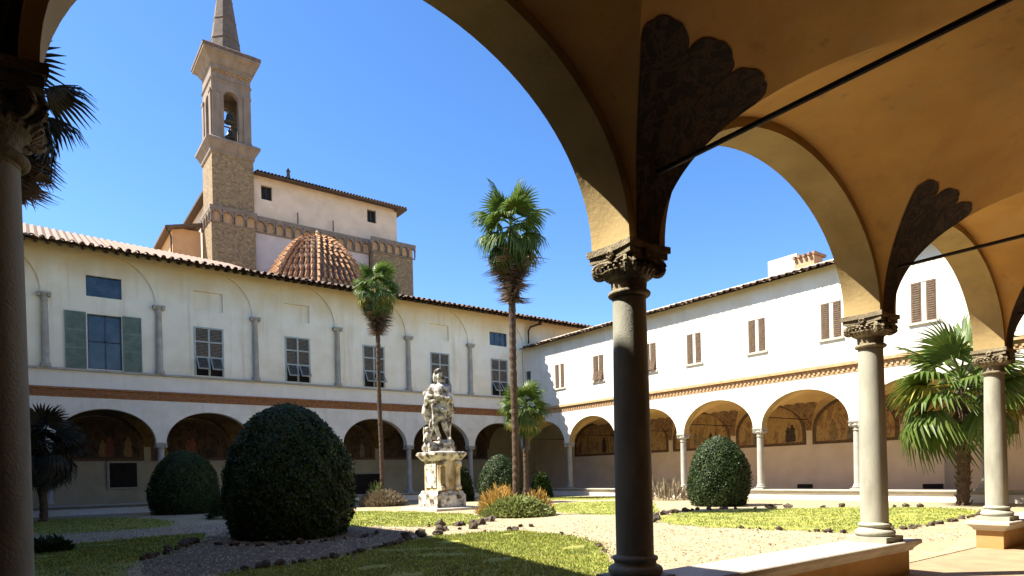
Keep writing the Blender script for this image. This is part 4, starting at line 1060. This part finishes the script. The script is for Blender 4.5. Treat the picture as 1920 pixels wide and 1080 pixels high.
def palm(x, y, H, R, nl, nd, skirt, tr, label, lean=(0, 0), yellow=2, seed=1, lo=-35, skw=.45, trtop=None, leafset=None):
    q = random.Random(seed); lv = leafset or LV
    t = thing('fan_palm', label, 'palm tree', (x, y, GZ - .02), 'fan palms in the cloister garden')
    mb = MB(); n = max(12, int(H / .14)); pts = []; rs = []; trtop = trtop or tr
    for i in range(n + 1):
        s = i / n; pts.append((lean[0]*s + .03*math.sin(s*9), lean[1]*s + .03*math.cos(s*7), H*s))
        r = (tr*1.35 if s < .03 else tr + (trtop - tr)*s); rs.append(r * (1.0 if i % 2 else 1.12) * q.uniform(.95, 1.06))
    mb.tube(pts, rs, 12); mb.build('trunk', M_trunk, t)
    if skirt < .5:         # old leaf bases along a short trunk
        st_ = MB()
        for i in range(int(H / .05)):
            z = i*.05; a = i*2.4; s = z/H; r = tr
            c = Vector((lean[0]*s + r*math.cos(a), lean[1]*s + r*math.sin(a), z)); d = Vector((math.cos(a)*.09, math.sin(a)*.09, .13))
            st_.tube([c, c + d], [.035, .012], 4, False)
        tag(st_.build('leaf_bases', M_trunk, t), kind='stuff')
    top = Vector((lean[0], lean[1], H))
    for i in range(nl):
        f = i / (nl - 1); el = math.radians(82 + (lo - 82) * f ** .66 + q.uniform(-9, 9)); az = i * 2.39996 + q.uniform(-.25, .25)
        me = lv[0] if el > .8 else (lv[1] if el > 0.0 else lv[2])
        if yellow > 0 and f > .55 and i % 2 == 0: me = LY; yellow -= 1
        s = R * q.uniform(.85, 1.08)
        M = Matrix.Translation(top + Vector((0, 0, .15*R*(1 - f) - .1*R*f))) @ Matrix.Rotation(az, 4, 'Z') @ Matrix.Rotation(-el, 4, 'Y') @ Matrix.Rotation(q.uniform(-.3, .3), 4, 'X') @ Matrix.Diagonal((s, s, s, 1))
        inst('leaf', me, t, M)
    for i in range(nd):
        f = i / max(1, nd - 1); az = i * 2.39996; el = math.radians(-66 - 14 * q.random() - 8*f); s = R * skw * q.uniform(.75, 1.15) * (1.05 - .45 * f)
        M = Matrix.Translation(top + Vector((tr*.6*math.cos(az), tr*.6*math.sin(az), -.15*R - skirt * f * .8))) @ Matrix.Rotation(az, 4, 'Z') @ Matrix.Rotation(-el, 4, 'Y') @ Matrix.Rotation(q.uniform(-.5, .5), 4, 'X') @ Matrix.Diagonal((s, s, s, 1))
        inst('dead_leaf', LD[i % 2], t, M)
    return t
palm(13.73, 18.2, 10.25, 1.6, 28, 46, 2.5, .11, 'tallest fan palm with brown skirt, rising from orange-flowered mound', (.12, .10), 0, 3, -34, .75, .12)
palm(14.5, 30.6, 11.2, 1.5, 32, 44, 2.2, .10, 'slender fan palm with yellow-tinged crown, left of the statue', (-.1, -.1), 9, 5, -48, .8, .11)
palm(23.3, 29.9, 5.4, 1.75, 40, 12, .9, .14, 'bushy mid-height palm in the inner corner, behind the tallest palm', (.1, 0), 5, 7, -55, .6)
palm(26.35, 8.72, 4.2, 2.7, 25, 12, .3, .19, 'low wide fan palm with shaggy trunk before the right wing', (.0, 0), 3, 9, -22, .5)
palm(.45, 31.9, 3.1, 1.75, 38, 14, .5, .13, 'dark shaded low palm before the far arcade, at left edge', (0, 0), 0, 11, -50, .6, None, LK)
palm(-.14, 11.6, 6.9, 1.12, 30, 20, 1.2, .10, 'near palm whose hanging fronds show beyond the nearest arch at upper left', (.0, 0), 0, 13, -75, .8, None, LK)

def leaf_mound(name, x, y, rx, h, n, m, label, cat, size=.09, spiky=0):
    t = thing(name, label, cat, (x, y, GZ)); 
    th = nr.rand(n)*2*PI; r = np.sqrt(nr.rand(n)); z = h*(1 - r**3.5)*nr.uniform(.1, 1, n)
    c = np.stack([rx*r*np.cos(th), rx*r*np.sin(th), z], 1)
    d = np.stack([np.cos(th)*r, np.sin(th)*r, np.ones(n)*(.6 + spiky)], 1) + nr.randn(n, 3)*.45; d /= np.linalg.norm(d, axis=1)[:, None]
    a = np.cross(d, nr.randn(n, 3)); a /= np.linalg.norm(a, axis=1)[:, None]
    s = size*nr.uniform(.5, 1.5, (n, 1)); w_ = s*(.10 if spiky else .3)
    V = np.concatenate([(c - a*w_)[:, None], (c + a*w_)[:, None], (c + d*s*1.3 + a*w_*.3)[:, None], (c + d*s*1.3 - a*w_*.3)[:, None]], 1).reshape(-1, 3)
    o = inst('foliage', np_mesh('foliage', V, np.arange(n*4).reshape(-1, 4), m, 4), t); tag(o, kind='stuff'); return t
leaf_mound('flower_mound', 13.75, 18.15, 1.22, .62, 9000, M_mound, 'round planted mound of green foliage at the foot of the tallest palm', 'plant bed', .12)
leaf_mound('orange_shrub', 13.45, 18.75, .7, .85, 1400, M_flower, 'orange-leaved shrub growing left of the tallest palm trunk', 'shrub', .22, .6)
leaf_mound('orange_shrub', 14.45, 17.95, .5, .72, 900, M_flower, 'smaller orange-leaved shrub growing right of the tallest palm trunk', 'shrub', .2, .6)
leaf_mound('dry_mound', 14.45, 30.5, 1.05, .65, 6000, M_dryst, 'low mound of dry brownish plants at the foot of the slender palm', 'plant bed', .2, .5)
leaf_mound('yellow_plant', 14.2, 30.6, .45, 1.05, 700, M_mound, 'yellow-green tuft in the dry mound under the slender palm', 'plant', .2, .7)
leaf_mound('dark_shrub', 19.75, 31.0, .45, 1.8, 3500, M_bush, 'dark shrub standing behind the pedestal', 'shrub', .12)
leaf_mound('dark_shrub', 24.8, 30.3, .6, 1.5, 3500, M_bush, 'dark shrub right of the corner palm trunk', 'shrub', .12)
leaf_mound('leafy_plant', 6.0, 26.8, .5, 1.1, 1200, M_bush, 'small leafy plant between the two dark bushes at left', 'plant', .16, .4)
leaf_mound('dried_plant', 25.5, 21.6, 1.3, .8, 420, M_dryst, 'thin grey dry stems before the right wing parapet', 'plant', .35, 1.6)
leaf_mound('low_shrub', .35, 17.4, .35, .25, 900, M_bush, 'low dark ground shrub in the shade at far left', 'shrub', .1)

# ---- lawns
LAWN = dict(
 L1=[(1.5, 9.6), (2.55, 11.04), (3.32, 11.1), (4.59, 11.46), (6.25, 12.63), (7.22, 13.6), (8.09, 13.73), (9.1, 13.59), (10.07, 13.09), (10.12, 11.89), (9.6, 10.22), (8.84, 8.98), (7.79, 7.72), (6.49, 6.4), (5.9, 4.9), (1.5, 4.9)],
 L2=[(-.1, 11.73), (-.1, 18.23), (1.0, 19.32), (2.54, 19.54), (3.6, 20.1), (3.9, 18.93), (2.53, 15.61), (1.94, 14.29), (1.39, 13.29), (1.04, 10.61)],
 L3=[(-.1, 34.31), (2.68, 32.96), (4.4, 28.47), (4.1, 25.23), (3.34, 23.34), (1.2, 23.1), (-.1, 23.19)],
 L4=[(7.5, 27.5), (10.46, 27.5), (12.02, 26.28), (12.66, 24.51), (12.99, 22.01), (13.5, 20.56), (12.2, 18.4), (11.86, 17.24), (10.47, 15.91), (8.94, 16.68), (8.29, 18.16), (7.15, 18.3)],
 L5=[(20.2, 24.29), (23.05, 23.32), (24.0, 20.84), (20.8, 18.0), (17.5, 14.86), (16.2, 15.0), (15.3, 16.56), (16.76, 20.5)],
 L6=[(25.0, 31.0), (27.8, 28.6), (27.8, 25.5), (25.69, 23.6), (22.44, 27.66)],
 L7=[(16.4, 14.06), (19.39, 14.68), (22.07, 12.9), (23.75, 11.08), (24.91, 8.99), (23.97, 7.55), (22.46, 6.99), (19.09, 6.65), (16.35, 6.51), (14.45, 6.96), (14.16, 8.62), (13.74, 10.41), (14.19, 12.17)])
def smooth_poly(P, it=2, jit=.05):
    for _ in range(it):
        Q = []
        for i in range(len(P)):
            a, b = P[i], P[(i+1) % len(P)]
            Q += [(a[0]*.75 + b[0]*.25, a[1]*.75 + b[1]*.25), (a[0]*.25 + b[0]*.75, a[1]*.25 + b[1]*.75)]
        P = Q
    return [(x + rnd.uniform(-jit, jit), y + rnd.uniform(-jit, jit)) for x, y in P]
def inside(P, X, Y):
    P = np.array(P); r = np.zeros(len(X), bool); j = len(P) - 1
    for i in range(len(P)):
        xi, yi = P[i]; xj, yj = P[j]
        c = ((yi > Y) != (yj > Y)) & (X < (xj - xi)*(Y - yi)/(yj - yi + 1e-12) + xi); r ^= c; j = i
    return r
sheet('planting_bed', smooth_poly([(1.3, 10.4), (2.6, 11.2), (4.6, 11.6), (6.2, 12.8), (7.2, 13.9), (8.4, 15.2), (8.2, 18), (6.8, 20), (4.4, 20.3), (4.0, 18.5), (2.6, 15.5), (1.5, 13.3)], 2, .08), GZ + .003, M_bed)
gv = []
dens = dict(L1=900, L2=420, L3=120, L4=200, L5=90, L6=60, L7=110)
for k, Pp in LAWN.items():
    Pp = smooth_poly(Pp, 3, .035); Pp = [(x + .10*math.sin(y*5+x*3), y + .10*math.sin(x*6-y*2)) for x, y in Pp]; sheet('lawn', Pp, GZ + .006, M_lawn)
    A = np.array(Pp); lo, hi = A.min(0), A.max(0); n = int((hi - lo).prod() * dens[k])
    X = nr.uniform(lo[0], hi[0], n); Y = nr.uniform(lo[1], hi[1], n); ok = inside(Pp, X + nr.randn(n)*.17, Y + nr.randn(n)*.17)
    patch = np.sin(X*2.1 + np.sin(Y*1.7)*2) * np.sin(Y*2.6 + X) > -.75
    X, Y = X[ok & patch], Y[ok & patch]; n = len(X); far_ = 1 + .8*(np.hypot(X, Y) > 14)
    c = np.stack([X, Y, np.full(n, GZ + .003)], 1); a = nr.rand(n)*2*PI; h = nr.uniform(.02, .055, n)
    dx = np.stack([np.cos(a), np.sin(a), 0*a], 1)*(.006*far_*2)[:, None]; tip = c + np.stack([nr.uniform(-.03, .03, n), nr.uniform(-.03, .03, n), h], 1)
    gv.append(np.concatenate([(c - dx)[:, None], (c + dx)[:, None], tip[:, None]], 1).reshape(-1, 3))
n = 26000; X = nr.uniform(6, 28, n); Y = nr.uniform(4.8, 30, n)          # dry tufts on the paths
ok = (np.sin(X*1.3 + 2*np.sin(Y*.9)) * np.sin(Y*1.7 + X*.6) > .15); X, Y = X[ok], Y[ok]; n = len(X)
c = np.stack([X, Y, np.full(n, GZ)], 1); a = nr.rand(n)*2*PI; dx = np.stack([np.cos(a), np.sin(a), 0*a], 1)*.009
tip = c + np.stack([nr.uniform(-.03, .03, n), nr.uniform(-.03, .03, n), nr.uniform(.01, .035, n)], 1)
gv.append(np.concatenate([(c - dx)[:, None], (c + dx)[:, None], tip[:, None]], 1).reshape(-1, 3))
V = np.concatenate(gv); o = inst('grass', np_mesh('grass', V, np.arange(len(V)).reshape(-1, 3), M_grass, 3)); tag(o, kind='stuff')
# ---- gravel: loose pebbles on the near beds
n = 26000; X = nr.uniform(0, 16, n); Y = nr.uniform(5, 24, n); keep = (np.hypot(X, Y) < 24) & ((X < 11) | (Y < 14))
for k in ('L1', 'L2', 'L4', 'L7'): keep &= ~inside(LAWN[k], X, Y)
X, Y = X[keep], Y[keep]; n = len(X); c = np.stack([X, Y, np.full(n, GZ)], 1); s = nr.uniform(.012, .04, (n, 1))
base = np.array([[1, 0, 0], [-.5, .86, 0], [-.5, -.86, 0], [0.1, 0.1, .8]]); rot = nr.rand(n)*2*PI
V = np.zeros((n, 4, 3))
for i in range(4):
    bx, by, bz = base[i]; V[:, i, 0] = bx*np.cos(rot) - by*np.sin(rot); V[:, i, 1] = bx*np.sin(rot) + by*np.cos(rot); V[:, i, 2] = bz
V = (V * s[:, None] + c[:, None]).reshape(-1, 3); Fx = (np.arange(n)[:, None, None]*4 + np.array([[0, 1, 3], [1, 2, 3], [2, 0, 3]])[None]).reshape(-1, 3)
M_peb = veg('pebbles', (.40, .33, .22), (.15, .115, .08), 3, 0, .9)
o = inst('gravel', np_mesh('gravel', V, Fx, M_peb, 3)); tag(o, kind='stuff')
# fallen leaves scattered on the lawns and paths
n = 1500; X = nr.uniform(0, 14, n); Y = nr.uniform(5, 22, n); a = nr.rand(n)*2*PI; s_ = nr.uniform(.02, .045, n)
c = np.stack([X, Y, np.full(n, GZ + .035)], 1); d1 = np.stack([np.cos(a)*s_, np.sin(a)*s_, nr.uniform(-.01, .015, n)], 1); d2 = np.stack([-np.sin(a)*s_*.5, np.cos(a)*s_*.5, nr.uniform(-.01, .015, n)], 1)
V = np.concatenate([(c - d1)[:, None], (c - d2)[:, None], (c + d1)[:, None], (c + d2)[:, None]], 1).reshape(-1, 3)
o = inst('fallen_leaves', np_mesh('fallen_leaves', V, np.arange(n*4).reshape(-1, 4), M_palmd, 4)); tag(o, kind='stuff')
# ---- rough edging stones along the beds
def rock_mesh(seed):
    q = random.Random(seed); bm = bmesh.new(); bmesh.ops.create_icosphere(bm, subdivisions=2, radius=1)
    for v in bm.verts: v.co *= q.uniform(.55, 1.2)
    me = bpy.data.meshes.new('rock'); bm.to_mesh(me); bm.free(); me.materials.append(M_rock); return me
RK = [rock_mesh(i) for i in range(5)]
def stones(line, step, size, label, group, skip=.1, zoff=.02):
    L = [Vector((*p, 0)) for p in line]
    for a, b in zip(L[:-1], L[1:]):
        n = max(1, int((b - a).length / step))
        for i in range(n):
            if rnd.random() < skip: continue
            p = a.lerp(b, (i + rnd.random()*.7) / n); s = size * .78 * rnd.uniform(.4, 1.35)
            o = bpy.data.objects.new('edging_stone', rnd.choice(RK)); C.objects.link(o)
            o.location = (p.x + rnd.uniform(-.06, .06), p.y + rnd.uniform(-.06, .06), GZ + zoff + s*.25); o.scale = (s*rnd.uniform(.8, 1.5), s*rnd.uniform(.8, 1.3), s*rnd.uniform(.6, 1.1)); o.rotation_euler = (rnd.uniform(-.3, .3), rnd.uniform(-.3, .3), rnd.uniform(0, 6))
            tag(o, label, 'stone', group)
L1 = LAWN['L1']
stones(L1[1:6], .16, .10, 'dark rough stone edging the near shaded lawn beside the big bush bed', 'stones edging the near lawn, bush side', .08)
stones([(7.2, 13.7), (8.1, 13.95), (9.1, 13.85), (10.2, 13.2)], .22, .13, 'dark rough stone at the sunlit rear edge of the near lawn', 'stones at the rear edge of the near lawn', .25)
stones([(8.94, 16.5), (10.47, 15.75), (11.9, 17.1)], .26, .16, 'dark rough stone edging the lawn before the statue', 'stones edging the statue lawn', .25)
stones([(7.2, 14.2), (8.9, 14.9), (10.3, 14.6), (11.3, 13.9)], .34, .14, 'dark rough stone in a loose row on the path before the statue', 'loose stones on the path', .3)
stones([(10.1, 11.7), (9.5, 10.1), (8.7, 8.85), (7.7, 7.6)], .34, .07, 'small stone edging the near lawn toward the nearest column', 'stones edging the near lawn, column side', .3)
stones([(13.9, 9.5), (14.3, 7.0), (16.35, 6.4), (19.1, 6.5), (22.5, 6.9)], .3, .08, 'small dark stone along the near edge of the right lawn', 'stones along the near edge of the right lawn', .2)
stones([(14.2, 12.3), (16.4, 14.2), (19.4, 14.85), (22.1, 13.1), (23.9, 11.2), (25.0, 9.0)], .34, .14, 'dark stone along the far edge of the right lawn', 'stones along the far edge of the right lawn', .2)
stones([(1.4, 13.3), (1.94, 14.3), (2.53, 15.6), (3.2, 17.2)], .22, .12, 'dark stone edging the left shaded lawn', 'stones edging the left shaded lawn', .2)
stones([(3.4, 16.0), (3.9, 14.9), (5.0, 14.6), (6.4, 14.7), (7.3, 15.6)], .2, .09, 'dark stone around the bed of the largest bush', 'stones around the largest bush', .3)
